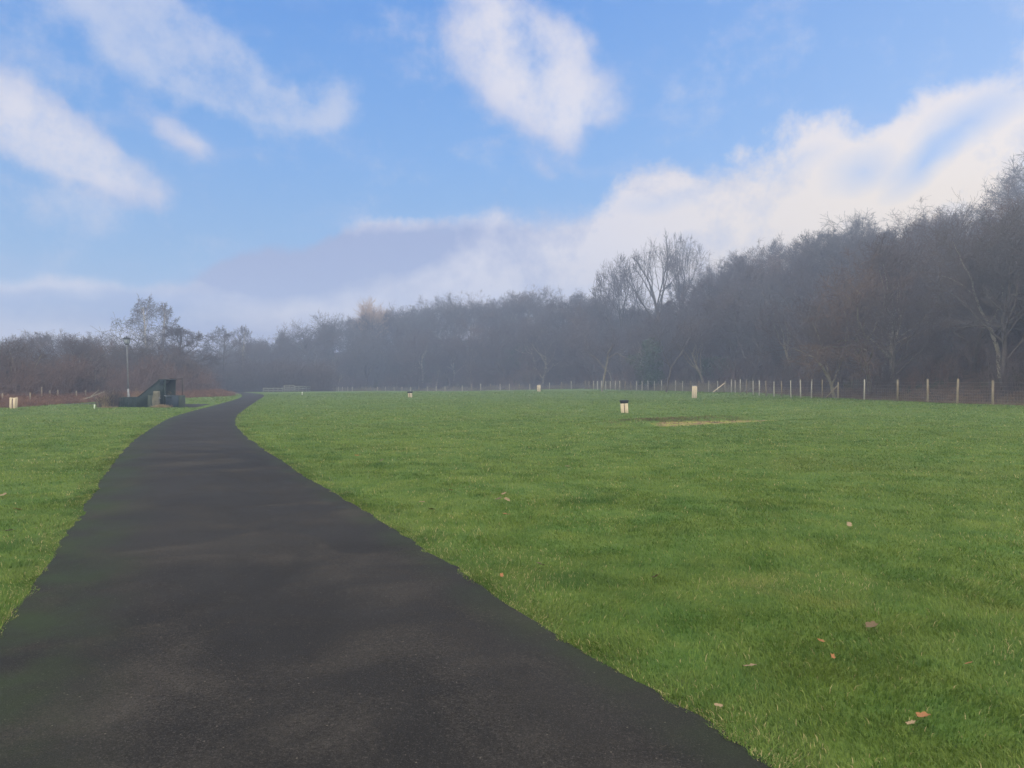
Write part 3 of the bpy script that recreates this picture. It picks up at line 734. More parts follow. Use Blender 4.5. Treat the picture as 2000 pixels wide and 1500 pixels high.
# slope trees
for _ in range(2600):
    t = RN.uniform(20, 345); x0, y0, nx, ny, rh, wd, _c = along_toe(t)
    u = RN.uniform(2.0, wd * .92); x, y = x0 + nx * u, y0 + ny * u
    if y < 25: continue
    px = 1000 + F * x / y
    if px < 330 or px > 2350: continue
    if len(placed) > 290: break
    cap = cap_height(x, y, 14)
    if cap < 3.0: continue
    H = min(cap, RN.uniform(6.5, 11.5))
    if not try_place(x, y, 3.4): continue
    wood_tree(x, y, H, 'bare tree among the dense ' + zone(px), 'bare trees of the dense hillside wood', protos)
print('wood trees', len(placed))
# undergrowth on the slope: scrub clumps of thin stems, nobody could count them
def build_thicket(name, label, spots, m, hs, seed, per=26, rmin=.010, spread=1.0, arch=.5):
    rg = np.random.default_rng(seed); spots = np.array(spots, float); n = len(spots) * per
    c = np.repeat(spots, per, 0); hh = np.repeat(np.array(hs, float), per) * rg.uniform(.55, 1.1, n)
    bx, by = c[:, 0] + rg.normal(0, .35 * spread, n), c[:, 1] + rg.normal(0, .35 * spread, n)
    a = rg.random(n) * 6.283; ln = hh * rg.uniform(.1, arch, n)
    z = gz(bx, by)
    S = Segs(); N = 4
    P_ = []
    for k in range(N + 1):
        f = k / N
        P_.append(np.stack([bx + np.cos(a) * ln * f * f * 1.2 + rg.normal(0, .03, n) * hh * f, by + np.sin(a) * ln * f * f * 1.2 + rg.normal(0, .03, n) * hh * f, z - .05 + hh * (f - .22 * f * f * (ln / hh) * 1.5)], -1))
    # side twigs
    segsA, segsB, rA, rB = [], [], [], []
    for k in range(N):
        segsA.append(P_[k]); segsB.append(P_[k + 1]); rA.append(np.full(n, rmin * (1.6 - k * .25))); rB.append(np.full(n, rmin * (1.35 - k * .25)))
        for _t in range(3):
            f = rg.random(n)[:, None]; q0 = P_[k] * (1 - f) + P_[k + 1] * f
            dv = rg.normal(0, 1, (n, 3)); dv[:, 2] = np.abs(dv[:, 2]) * .8 + .2
            q1 = q0 + dv * (hh * .10)[:, None]
            segsA.append(q0); segsB.append(q1); rA.append(np.full(n, rmin * .8)); rB.append(np.full(n, rmin * .5))
    S.a = np.concatenate(segsA); S.b = np.concatenate(segsB); S.ra = np.concatenate(rA); S.rb = np.concatenate(rB)
    o = S.build(name, 3, m); tag(o, label, name.replace('_', ' '), kind='stuff'); return o
sp1, h1 = [], []
sp2, h2 = [], []
for _ in range(1500):
    t = RN.uniform(20, 350); x0, y0, nx, ny, rh, wd, _c = along_toe(t)
    u = 1.5 + (wd * 1.0 - 1.5) * RN.random() ** 1.25; x, y = x0 + nx * u, y0 + ny * u
    if y < 22: continue
    px = 1000 + F * x / y
    if px < 330 or px > 2350: continue
    (sp1 if RN.random() < .75 else sp2).append((x, y)); (h1 if sp1 and sp1[-1] == (x, y) else h2).append(min(RN.uniform(1.6, 4.2), max(1.0, cap_height(x, y, 10))))
build_thicket('undergrowth', 'dark tangled brown undergrowth filling the hillside wood', sp1, M['twig'], h1, 1, 30, .012, 2.2)
build_thicket('reddish_undergrowth', 'reddish brown brush growing between the hillside trees', sp2, M['twig_red'], h2, 2, 26, .010, 2.2)

# ------------------------------------------------------------------ the trees that stand out
def hit(px, py, D0=40):
    z = 0.0
    for _ in range(12):
        x, D = at(px, py, z); z = gz1(x, D)
    return x, D, z
def xat(px, D): return (px - 1000) / F * D
def height_to(px, py, D):
    x = xat(px, D); return EYE + (HY - py) / F * D - gz1(x, D)
def special(root, px, top, D, label, wide=1.0, rz=0.0, group=None, first=True):
    x = xat(px, D)
    return place(root, x, D, height_to(px, top, D), rz, first, label, group, wide=wide)
special(make_tree('ash_tree', 201, ASH, 10, M['bark'], M['twig'], trunk_h=.62, r0=.26), 1288, 462, 136, 'tall open bare ash tree, left one of the pair highest on the ridge', .72)
special(make_tree('ash_tree', 207, ASH, 10, M['bark'], M['twig'], starts=[((0, 0, -.3), (.22, 0, 1), 5.2, .2), ((.15, .1, -.3), (-.05, .1, 1), 5.5, .15)]), 1332, 462, 139, 'tall forked bare ash tree, right one of the pair highest on the ridge', .66)
special(make_tree('ash_tree', 215, ASH, 9, M['bark'], M['twig'], starts=[((.3, 0, -.3), (-.75, .1, 1), 4.4, .15), ((.1, .2, -.3), (-.3, 0, 1), 4.6, .15), ((-.1, .1, -.2), (.2, .2, 1), 3.8, .12), ((.4, 0, -.2), (.6, .1, 1), 3.0, .12)]), 1222, 505, 140, 'many stemmed bare tree on the ridge left of the tall ash pair', .75)
special(make_tree('broad_tree', 221, OAK, 12, M['bark'], M['twig'], trunk_h=.5, r0=.28), 2024, 306, 95, 'broad bare tree rising above the wood at the right edge', 1.0)
special(make_tree('spreading_tree', 228, OAK, 10, M['bark'], M['twig'], trunk_h=.5, r0=.24), 612, 613, 172, 'round headed bare tree standing clear above the far left skyline', 1.15)
special(make_tree('willow_tree', 231, vary(BROAD, ang=[(12, 32), (15, 38), (18, 40), (20, 45), (0, 1)], kids=[11, 8, 7, 6, 0], up=[.03, .1, .12, .12, .1]), 12, M['twig_tan_sunlit'], M['twig_tan_sunlit'], trunk_h=.35, r0=.2), 752, 588, 182, 'tan coloured bushy tree catching light on the skyline', 1.25)
special(make_tree('birch_tree', 241, BIRCH, 12, M['birch'], M['twig'], trunk_h=.92, r0=.16, crown=(.6, .26, .43)), 284, 581, 94, 'tallest silver birch with pale trunk behind the lamp post', .8)
special(make_tree('birch_tree', 249, BIRCH, 12, M['birch'], M['twig'], trunk_h=.92, r0=.14, crown=(.6, .28, .43)), 314, 592, 97, 'second silver birch just right of the tallest birch', .8)
special(make_tree('oak_tree', 252, vary(OAK, wob=[.2, .4, .45, .45, .4], kids=[8, 6, 5, 4, 0], rmin=.014), 9, M['bark'], M['bark'], trunk_h=.4, r0=.25), 236, 628, 84, 'dark gnarled oak just left of the lamp post lantern', 1.0)
special(make_tree('alder_tree', 256, ALDER, 9, M['bark'], M['twig'], trunk_h=.9, r0=.13), 350, 640, 98, 'cone shaped bare tree right of the birches', 1.45)
special(make_tree('alder_tree', 258, ALDER, 10, M['bark'], M['twig'], trunk_h=.92, r0=.14), 438, 641, 128, 'cone shaped alder above the end of the path', .95)
special(make_tree('poplar_tree', 264, vary(BIRCH, kids=[14, 5, 4, 3, 0], ang=[(12, 25), (15, 35), (20, 40), (20, 45), (0, 1)], up=[.02, .05, .05, .05, 0]), 11, M['bark_pale'], M['twig'], trunk_h=.95, r0=.12), 471, 636, 132, 'narrow upright bare tree beside the cone shaped alder', .6)
for px, tp, D, lb in [(655, 622, 178, 'thin bare tree just right of the round headed skyline tree'), (690, 617, 180, 'thin bare tree left of the tan bushy tree on the skyline'), (722, 606, 181, 'small bare tree touching the left of the tan bushy tree'), (785, 598, 180, 'small dark bare tree right of the tan bushy tree')]:
    special(protos[RN.randrange(4)], px, tp, D, lb, .8, RN.uniform(0, 6), first=False)
# beech clump shapes on the skyline further right
for px, tp, D, lb in [(845, 580, 176, 'broad bare tree on the skyline above the small black topped box'), (1650, 419, 101, 'wide domed bare tree on the skyline right of the ridge gap'), (1815, 408, 97, 'open bare tree on the skyline with sky showing between its limbs')]:
    special(protos[4 + RN.randrange(3)], px, tp, D, lb, 1.25, RN.uniform(0, 6), first=False)

# trees at the wood edge with pale trunks, each grown along its own limbs
def skeleton_tree(kind, D, limbs, mt, mc, seed, label, P, base):
    """limbs: lists of (px, py, radius) seen at distance D"""
    rnd = random.Random(seed); tr, cr = Segs(), Segs()
    bx, by = xat(base[0], D), D; bz = gz1(bx, by)
    def W(px, py, k): return np.array(((px - base[0]) / F * D, 0.35 * math.sin(k * 1.7 + px * .02) * k * .25, EYE - (py - HY) / F * D - bz))
    for li, lb in enumerate(limbs):
        pts = [W(p[0], p[1], i) for i, p in enumerate(lb)]
        if li == 0: pts[0][2] = -.3
        # subdivide with a little wander
        fp, fr = [], []
        for i in range(len(pts) - 1):
            for s_ in range(4):
                t_ = s_ / 4; j = np.array([rnd.gauss(0, .025), rnd.gauss(0, .04), 0]) if (s_ or i) else np.zeros(3)
                fp.append(pts[i] * (1 - t_) + pts[i + 1] * t_ + (j if s_ else 0)); fr.append(lb[i][2] * (1 - t_) + lb[i + 1][2] * t_)
        fp.append(pts[-1]); fr.append(lb[-1][2]); tr.line(fp, fr)
        n = len(fp)
        for i in range(max(1, int(n * (.55 if li == 0 else .15))), n):
            for _k in range(2 if i % 2 else 1):
                d = fp[i] - fp[i - 1]; d /= np.linalg.norm(d)
                ax = np.array([rnd.gauss(0, 1), rnd.gauss(0, 1), rnd.gauss(0, 1)]); ax = np.cross(d, ax); ax /= np.linalg.norm(ax)
                grow(rnd, tr, cr, fp[i], rot_about(d, ax, R(rnd.uniform(25, 65))), rnd.uniform(1.2, 2.8), fr[i] * .4, 2, P)
    root = empty(kind, (bx, by, bz), label=label, cat='tree')
    tr.build('trunk', 7, mt, root); cr.build('crown', 3, mc, root)
FINE = vary(BROAD, tl=1, rmin=.006, kids=[6, 5, 5, 4, 0])
skeleton_tree('leaning_tree', 47, [[(1957, 757, .15), (1951, 715, .13), (1944, 680, .12), (1935, 645, .11), (1930, 630, .10)],
    [(1930, 630, .09), (1915, 602, .075), (1903, 578, .06), (1892, 545, .05), (1878, 505, .035), (1868, 470, .02)],
    [(1931, 634, .07), (1943, 618, .055), (1953, 592, .045), (1959, 562, .035), (1957, 530, .022), (1948, 500, .012)],
    [(1903, 578, .04), (1885, 560, .03), (1860, 545, .02), (1835, 540, .01)]], M['bark_pale'], M['twig'], 3, 'pale leaning forked trunk behind the rightmost fence posts', FINE, (1957, 757))
skeleton_tree('leaning_tree', 55, [[(1632, 772, .14), (1622, 745, .12), (1608, 722, .10), (1590, 700, .07), (1570, 688, .04), (1552, 680, .02)],
    [(1622, 745, .08), (1616, 715, .06), (1604, 690, .05), (1598, 660, .035), (1590, 630, .02)],
    [(1625, 750, .07), (1640, 715, .05), (1650, 685, .04), (1652, 650, .02)]], M['bark_olive'], M['twig'], 4, 'low spreading olive barked tree behind the fence gap brace', FINE, (1632, 772))
skeleton_tree('leaning_tree', 96, [[(1175, 762, .14), (1180, 735, .12), (1186, 708, .09), (1187, 692, .08), (1196, 672, .05)],
    [(1186, 700, .07), (1205, 690, .05), (1224, 700, .035), (1240, 706, .02)], [(1183, 722, .06), (1165, 700, .04), (1150, 690, .02)]], M['bark_olive'], M['twig'], 5, 'crooked pale trunked tree behind the fence below the many stemmed tree', FINE, (1175, 762))
skeleton_tree('leaning_tree', 82, [[(1300, 764, .10), (1310, 720, .09), (1330, 690, .07), (1345, 662, .05), (1352, 640, .03)], [(1310, 720, .06), (1296, 690, .04), (1285, 660, .02)]], M['bark'], M['twig'], 6, 'slim olive trunk leaning right behind the close set posts', FINE, (1300, 764))

# evergreens on the slope
def evergreen(px, base_y, top, w_px, D, label, seed):
    rg = np.random.default_rng(seed); x = xat(px, D); bz = gz1(x, D)
    H = EYE + (HY - top) / F * D - bz; W_ = w_px / F * D / 2
    root = empty('evergreen_bush', (x, D, bz), label=label, cat='bush')
    n = 5200
    cen = [(rg.normal(0, .45) * W_, rg.normal(0, .4) * W_, H * (.15 + .75 * rg.random()), W_ * rg.uniform(.25, .5)) for _ in range(26)]
    k = rg.integers(0, len(cen), n); C_ = np.array(cen)[k]
    d = rg.normal(0, 1, (n, 3)); d /= np.linalg.norm(d, axis=1)[:, None]
    P_ = C_[:, :3] + d * (C_[:, 3] * rg.uniform(.55, 1.05, n))[:, None]; P_[:, 2] = np.abs(P_[:, 2])
    u = rg.normal(0, 1, (n, 3)); u /= np.linalg.norm(u, axis=1)[:, None]; v = np.cross(u, d); v /= np.linalg.norm(v, axis=1)[:, None] + 1e-6
    s_ = rg.uniform(.05, .10, n)[:, None]
    V = np.stack([P_ - u * s_ * 1.6, P_ + v * s_, P_ + u * s_ * 1.6, P_ - v * s_], 1).reshape(-1, 3)
    mesh_np('foliage', V, np.arange(n * 4), 4, M['ivy'], root)
    tr = Segs(); rnd = random.Random(seed)
    for c in cen[:9]: tr.line([np.array((0, 0, -.2)), np.array((c[0] * .3, c[1] * .3, c[2] * .5)), np.array(c[:3])], [.08, .05, .02])
    tr.build('stem', 5, M['bark'], root)
evergreen(1272, 745, 655, 70, 104, 'dark green evergreen bush on the slope below the ash trees', 1)
evergreen(1012, 745, 672, 60, 150, 'dark evergreen bush low in the wood behind the middle of the fence', 2)
evergreen(850, 750, 690, 46, 165, 'small evergreen bush low in the wood left of the middle', 3)
evergreen(1400, 752, 700, 60, 96, 'small evergreen bush behind the fence brace', 4)

# ------------------------------------------------------------------ woodland on the left
LG = 'bare trees of the wood on the left'
lp = []
for _ in range(900):
    if len(lp) >= 46: break
    D = RN.uniform(64, 112); px = RN.uniform(-330, 385); x = xat(px, D)
    bx_ = np.interp(D, BANK_Y, BANK_X)
    if x > bx_ - 6: continue
    if any((a - x) ** 2 + (b - D) ** 2 < 9 for a, b in lp): continue
    lp.append((x, D))
    top = np.interp(px, [-400, 0, 60, 100, 150, 200, 235, 260, 330, 360, 385], [655, 662, 642, 648, 645, 650, 668, 668, 668, 672, 684]) + RN.uniform(0, 22)
    H = EYE + (HY - top) / F * D - gz1(x, D)
    spot = 'left of the lamp post' if px < 225 else 'under the silver birches'
    k = RN.randrange(len(protos))
    place(protos[k], x, D, H, RN.uniform(0, 6.28), False, 'bare tree in the mixed wood ' + spot, LG, wide=RN.uniform(.9, 1.25))
ks = 0
sl = ['greyish bare shrub', 'reddish bare shrub', 'olive stemmed bare shrub', 'rust brown bare shrub']
sp = []
for _ in range(900):
    if ks >= 34: break
    D = RN.uniform(50, 100); px = RN.uniform(-200, 470); x = xat(px, D)
    b_ = np.interp(D, BANK_Y, BANK_X)
    if not (b_ - 16 < x < b_ - 3.2): continue
    if any((a - x) ** 2 + (b - D) ** 2 < 5 for a, b in sp): continue
    sp.append((x, D)); k = ks if ks < 4 else RN.randrange(4)
    where = 'behind the bracken left of the timber structure' if px < 200 else ('behind the timber structure' if px < 360 else 'beside the bend of the path')
    place(scrubs[k], x, D, RN.uniform(2.6, 4.4), RN.uniform(0, 6.28), ks < 4, sl[k] + ' ' + where, 'bare shrubs behind the bracken', 'shrub', wide=1.2)
    ks += 1
sp3, h3 = [], []
for _ in range(900):
    D = RN.uniform(50, 118); b_ = np.interp(D, BANK_Y, BANK_X); x = b_ - 2.5 - RN.random() ** 1.3 * 26
    px = 1000 + F * x / D
    if -250 < px < 480: sp3.append((x, D)); h3.append(RN.uniform(1.4, 3.6))
build_thicket('thicket', 'brown bare thicket filling the wood behind the bracken bank', sp3, M['twig_red'], h3, 3, 28, .009, 2.0)
# dark growth where the path disappears
sp4, h4 = [], []
for _ in range(420):
    px = RN.uniform(340, 640); D = RN.uniform(126, 150); x = xat(px, D)
    sp4.append((x, D)); h4.append(RN.uniform(2.5, 6.0))
build_thicket('dark_thicket', 'dark bushy growth closing the view beyond the end of the path', sp4, M['twig'], h4, 4, 30, .016, 2.2)
# dead bracken banks: left bank, and the foot of the slope on the right
b1, hb1 = [], []
for _ in range(2600):
    D = RN.uniform(38, 96); b_ = np.interp(D, BANK_Y, BANK_X); x = b_ - RN.random() ** 1.4 * 4.5 + .1
    b1.append((x, D)); hb1.append(RN.uniform(.30, .85) * min(1, .45 + (b_ - x) * .4))
build_thicket('dead_bracken', 'rust coloured dead bracken along the left edge of the grass', b1, M['bracken'], hb1, 5, 22, .010, 1.2, .9)
b2, hb2 = [], []
for _ in range(2400):
    t = RN.uniform(40, 150); x0, y0, nx, ny, rh, wd, _c = along_toe(t); u = RN.uniform(-1.3, 2.5)
    b2.append((x0 + nx * u, y0 + ny * u)); hb2.append(RN.uniform(.08, .30) * (0.5 if u < -.5 else 1))
build_thicket('dead_grass', 'brown dead grass and bracken around the foot of the wire fence', b2, M['litter'], hb2, 6, 16, .006, .9, .9)
b3, hb3 = [], []
for _ in range(1500):
    t = RN.uniform(150, 330); x0, y0, nx, ny, rh, wd, _c = along_toe(t); u = RN.uniform(-.8, 3)
    b3.append((x0 + nx * u, y0 + ny * u)); hb3.append(RN.uniform(.2, .9))
build_thicket('rough_grass', 'dark rough growth behind the far stretch of fence', b3, M['bark_olive'], hb3, 8, 14, .012, 1.2, .9)

# ------------------------------------------------------------------ long post and wire fence
def build_fence():
    root = empty('wire_fence', (24, 60, gz1(24, 60)), label='long post and wire fence along the foot of the wooded hill', cat='fence')
    O = Vector(root.location)
    near = [(2040, 38), (1939, 40.2), (1870, 42.4), (1812, 45.2), (1753, 47.4), (1688, 50), (1606, 53.0), (1585, 54.2), (1564, 55.6), (1545, 57.2), (1527, 59.2), (1512, 61), (1497, 63.5), (1483, 66), (1471, 68.6), (1458, 71.4), (1446, 74), (1436, 76), (1428, 78)]
    mid = [1402, 1384, 1365, 1348, 1333, 1319, 1305, 1292, 1278, 1266, 1254, 1243, 1232, 1221, 1211, 1202, 1192, 1183, 1175, 1167, 1159, 1150, 1143]
    pts = [(xat(p, D), D) for p, D in near]
    pts.insert(0, (29.5, 34)); pts.insert(0, (31.5, 28))
    for i, p in enumerate(mid):
        D = 84 + (123 - 84) * (i / (len(mid) - 1)) ** 1.0; pts.append((xat(p, D), D))
    far = [1116, 1096, 1073, 1055, 1035, 1014, 995, 977, 958, 939, 921, 903, 886, 869, 852, 835, 818, 802, 785, 769.5, 753, 737, 724, 715, 706.5, 688, 679, 669, 661, 652, 635.6, 620, 612]
    for i, p in enumerate(far):
        D = 125 + (152 - 125) * (i / (len(far) - 1)); pts.append((xat(p, D), D))
    rnd = random.Random(4)
    for i, (x, y) in enumerate(pts):
        z = gz1(x, y); thick = 3 <= i <= 6; h = (1.34 if thick else 1.3) * rnd.uniform(.95, 1.06)
        if y > 126: h = EYE - (755.5 - HY if x < -8 else 749.5 - HY) / F * y - z; h = min(max(h, 1.15), 1.7)
        r = .062 if thick else .046
        if y > 100: r = .065
        lx, ly = rnd.gauss(0, .02), rnd.gauss(0, .02)
        b = MB().tube([Vector((x, y, z - .25)) - O, Vector((x + lx * .5, y + ly * .5, z + h * .5)) - O, Vector((x + lx, y + ly, z + h - .03)) - O, Vector((x + lx, y + ly, z + h)) - O], [r * 1.08, r, r * .95, r * .6], 8)
        b.build('post', M['post_brown'] if thick or rnd.random() < .25 else M['post'], root, True)
    wires = [.12, .28, .44, .60, .78, 1.0, 1.2]
    S = Segs()
    for i in range(len(pts) - 1):
        (x0, y0), (x1, y1) = pts[i], pts[i + 1]; z0, z1 = gz1(x0, y0), gz1(x1, y1); a = np.array((x0, y0, z0)) - np.array(O); b_ = np.array((x1, y1, z1)) - np.array(O)
        for hgt in wires:
            S.line([a + (0, 0, hgt), (a + b_) / 2 + (0, 0, hgt - .015), b_ + (0, 0, hgt)], [.0026] * 3)
        L = math.hypot(x1 - x0, y1 - y0)
        if y0 < 80:
            for k in range(1, int(L / .16)):
                f = k / (L / .16); q0 = a * (1 - f) + b_ * f; S.line([q0 + (0, 0, .12), q0 + (0, 0, .78)], [.0022, .0022])
    S.build('wire_netting', 3, M['wire'], root)
    # diagonal struts
    x, y, z = xat(1416, 81), 81, 0; z = gz1(x, y); x2, y2 = xat(1391, 80.5), 80.5
    MB().tube([Vector((x, y, z - .2)) - O, Vector((x, y, z + 1.2)) - O], .06, 8).build('post', M['post_brown'], root, True)
    MB().tube([Vector((x2, y2, gz1(x2, y2) - .05)) - O, Vector((x - .02, y, z + 1.0)) - O], .045, 8).build('brace', M['board'], root, True)
    x, y = xat(1637, 52), 52; z = gz1(x, y)
    MB().tube([Vector((x, y, z - .2)) - O, Vector((x, y, z + 1.15)) - O], .05, 8).build('post', M['post_brown'], root, True)
    x2, y2 = xat(1612, 52.6), 52.6
    MB().tube([Vector((x2, y2, gz1(x2, y2))) - O, Vector((x, y, z + .95)) - O], .035, 8).build('brace', M['post_brown'], root, True)
build_fence()

# stakes in the bracken on the left
def build_left_fence():
    lst = [(-20, 46, .9), (13, 48.5, .8), (67, 51, .8), (89, 54, 1.15), (105, 54.5, .9), (120, 56.5, .95), (156, 58, .85), (174, 60, .9)]
    x0, y0 = xat(67, 51), 51; root = empty('stake_fence', (x0, y0, gz1(x0, y0)), label='row of short pale stakes standing in the left bracken bank', cat='fence'); O = Vector(root.location)
    S = Segs(); prev = None
    for px, D, h in lst:
        x = xat(px, D) - .3; z = gz1(x, D)
        MB().tube([Vector((x, D, z - .2)) - O, Vector((x + .02, D, z + h)) - O], [.045, .040], 7).build('post', M['post_brown'], root, True)
        p = np.array((x, D, z + h * .85)) - np.array(O)
        if prev is not None: S.line([prev, p], [.003, .003])
        prev = p
    S.build('wire', 3, M['wire'], root)
build_left_fence()

# silver timber rails where the path leaves the field
def rail_fence(px0, px1, D0, D1, base_y, n, rails, label, h=1.0, kind='rail_fence', cat='fence'):
    x0, x1 = xat(px0, D0), xat(px1, D1); z0 = gz1(x0, D0); root = empty(kind, (x0, D0, z0), label=label, cat=cat); O = Vector(root.location)
    for i in range(n):
        f = i / (n - 1); x, y = x0 + (x1 - x0) * f, D0 + (D1 - D0) * f; z = gz1(x, y)
        MB().box(Vector((x, y, z + h / 2 - .1)) - O, (.12, .12, h + .3), bev=.01).build('post', M['rail'], root)
    for hh in rails:
        a = Vector((x0, D0 - .09, gz1(x0, D0) + hh)) - O; b = Vector((x1, D1 - .09, gz1(x1, D1) + hh)) - O
        d = b - a; MB().box((a + b) / 2, (d.length, .05, .13), (0, -math.atan2(d.z, math.hypot(d.x, d.y)), math.atan2(d.y, d.x)), bev=.008).build('rail', M['rail'], root)
rail_fence(576, 606, 124, 128, 768, 5, (.38, .68, .98), 'silvery three rail timber fence right of the path end')
rail_fence(555, 574, 123, 123.6, 768, 3, (.30, .55, .80, 1.12), 'silvery timber gate panel, tallest piece of the far rails', 1.15, 'timber_gate', 'gate')
rail_fence(514, 552, 119, 122, 768, 5, (.35, .70), 'low two rail timber fence nearest the path end', .75)

# ------------------------------------------------------------------ clad timber boxes in the field
def board_box(px, base_y, H, W, label, cap=None, n=2, gap=.03, lean=(0, 0), boards=None, group='pale timber boxes in the grass'):
    x, y, z = hit(px, base_y); root = empty('timber_box', (x, y, z), label=label, cat='box post', group=group)
    root.rotation_euler = (lean[1], lean[0], random.Random(px).uniform(-.25, .25))
    rnd = random.Random(px)
    MB().box((0, 0, H / 2 - .06), (W * .82, W * .82, H - .02), bev=.01).build('core', M['board_gap'], root)
    bw = (W - gap * (n - 1)) / n
    for s in (-1, 1):
        for i in range(n):
            cx = -W / 2 + bw / 2 + i * (bw + gap); hh = H + rnd.uniform(-.015, .01)
            MB().box((cx, s * W * .44, hh / 2 - .08), (bw, .03, hh + .16), (0, rnd.uniform(-.01, .01), 0), bev=.004).build('board', M['board'], root)
            MB().box((s * (W * .44 - .004), cx * .80, hh / 2 - .08), (.03, bw * .80, hh + .156), bev=.004).build('board', M['board'], root)
    if cap:
        m, w2, th = cap
        MB().box((0, 0, H + th * .45), (W * w2 * .82, W * w2 * .82, th), taper=1.2, bev=.012).box((0, 0, H + th + .012), (W * w2, W * w2, .03), bev=.01).build('lid', M[m], root)
board_box(1220, 805.5, .47, .36, 'squat pale timber box with black lid, nearest one in the field', ('cap', 1.25, .13), 2, .035, (-.05, 0))
board_box(1356, 777, .98, .37, 'tall pale timber box with grey top beside the fence', ('cap_grey', 1.02, .07), 3, .015, (.02, 0))
board_box(1052.5, 765, .78, .40, 'lidless pale timber box standing by the far fence', None, 2, .05)
board_box(801, 776, .40, .30, 'small pale timber box with black lid on the crest', ('cap', 1.5, .10), 2, .05)
board_box(26, 797.5, .62, .30, 'pale timber box of split boards by the left bracken', None, 2, .06, (.03, 0))
def marker(px, by, H, r, m, label):
    x, y, z = hit(px, by); o = MB().tube([(0, 0, -.1), (0.01, 0, H * .96), (.012, 0, H)], [r, r, r * .7], 10).build('marker_post', M[m], None, True)
    o.location = (x, y, z); tag(o, label, 'marker')
marker(184, 799, .27, .036, 'tube_white', 'tiny pale green tube standing in grass left of the timber structure')
marker(590, 771.5, .34, .05, 'white', 'tiny white marker post in front of the far timber rails')

# ------------------------------------------------------------------ dark green timber structure and what stands round it
DS = 46.0
def L_(px, py): return (xat(px, DS), EYE - (py - HY) / F * DS)
gS = gz1(xat(290, DS), DS)
root = empty('ramp_structure', (xat(290, DS), DS, gS), label='dark green timber structure with steep sloping ramp side', cat='play structure')
ox, oz = xat(290, DS), gS
def prof(pts): return [(L_(*p)[0] - ox, L_(*p)[1] - oz) for p in pts]
ramp_poly = prof([(266, 776), (272, 773), (310, 742), (321, 741), (321, 797), (266, 799)])
MB().prism(ramp_poly, 0, .06).build('side_panel', M['green_ply'], root)
MB().prism(ramp_poly, 1.5, 1.56).build('side_panel', M['green_ply'], root)
r0, r1 = prof([(270, 775), (311, 742.5)])
MB().prism([(r0[0], r0[1] - .05), (r1[0], r1[1] - .05), (r1[0], r1[1] + .02), (r0[0], r0[1] + .02)], -.03, 1.59).build('ramp_board', M['green_ply'], root)
a_, b_ = prof([(311, 742.5), (322, 741)])
MB().box(((a_[0] + b_[0]) / 2, .78, a_[1] + .02), (b_[0] - a_[0] + .06, 1.64, .07), bev=.01).build('deck', M['green_ply'], root)
c = prof([(317, 746.5)])[0]; MB().box((c[0], -.05, c[1]), (.20, .10, .26), bev=.01).build('hatch', M['blue_dark'], root)
c = prof([(321, 768)])[0]; MB().box((c[0] + .02, .03, c[1]), (.10, .12, 1.72), bev=.01).build('corner_post', M['green_ply'], root)
w0, w1 = prof([(228, 777)])[0], prof([(266, 799)])[0]
MB().box(((w0[0] + w1[0]) / 2, .25, (w0[1] + w1[1]) / 2 - .03), (w1[0] - w0[0], .12, w0[1] - w1[1] + .1), bev=.02).build('low_wall', M['green_ply'], root)
for i in range(5):
    xx = w0[0] + (w1[0] - w0[0]) * (i + .5) / 5
    MB().box((xx, .17, .28), (.05, .035, .62), bev=.005).build('batten', M['green_ply'], root)
MB().box(((w0[0] + w1[0]) / 2 + .1, .3, w0[1] + .03), (w1[0] - w0[0] - .3, .30, .045), bev=.01).build('coping', M['green_grey'], root)
h0, h1, h2_ = prof([(321, 741), (345, 741), (345, 771)])
MB().tube([(h0[0], .8, h0[1] + .05), (h1[0], .8, h1[1] + .03)], .022, 6).build('handrail', M['rust'], root, True)
MB().tube([(h1[0], .8, h1[1] + .1), (h2_[0], .8, h2_[1] - .7)], .028, 6).build('rail_post', M['rust'], root, True)
d0 = prof([(294, 782)])[0]; MB().box((d0[0], -.06, .33), (.30, .05, .78), (0, .05, 0), bev=.02).build('weathered_panel', M['green_grey'], root)
# box at its right end
bx0 = xat(321, DS - .6); bx1 = xat(345, DS - 1.0); bx2 = xat(360, DS - .2)
rb = empty('timber_bin', ((bx0 + bx1) / 2, DS - .6, gz1(bx1, DS)), label='dark square timber box with paler right side, beside the ramp', cat='box')
ob = Vector(rb.location)
def wallp(p, q_, z0, z1, th, m, nm):
    p, q_ = Vector(p), Vector(q_); d = q_ - p; mid = (p + q_) / 2
    MB().box((mid.x - ob.x, mid.y - ob.y, (z0 + z1) / 2), (d.length, th, z1 - z0), (0, 0, math.atan2(d.y, d.x)), bev=.01).build(nm, M[m], rb)
Hb = .73
wallp((bx0, DS - .35, 0), (bx1, DS - .75, 0), -.1, Hb, .05, 'blue_dark', 'front_panel')
wallp((bx1 + .03, DS - .74, 0), (bx2, DS - .15, 0), -.1, Hb, .05, 'green_grey', 'side_panel')
wallp((bx2 - .02, DS - .08, 0), (bx0 + .5, DS + .5, 0), -.1, Hb - .003, .05, 'blue_dark', 'back_panel')
wallp((bx0, DS - .30, 0), (bx0 + .5, DS + .46, 0), -.1, Hb - .003, .05, 'blue_dark', 'side_panel')
wallp((bx0 + .05, DS - .30, 0), (bx2 - .1, DS - .0, 0), Hb - .12, Hb - .06, .75, 'green_ply', 'lid')
for k_, (px_, w_) in enumerate([(325, .13), (336, .16)]):
    MB().box((xat(px_, DS) - ob.x, -.26 - k_ * .05, Hb - .02 - (.14 if k_ == 0 else 0)), (w_, .05, .035), (0, .2, -.3), bev=.008).build('handle', M['cap_grey'], rb)
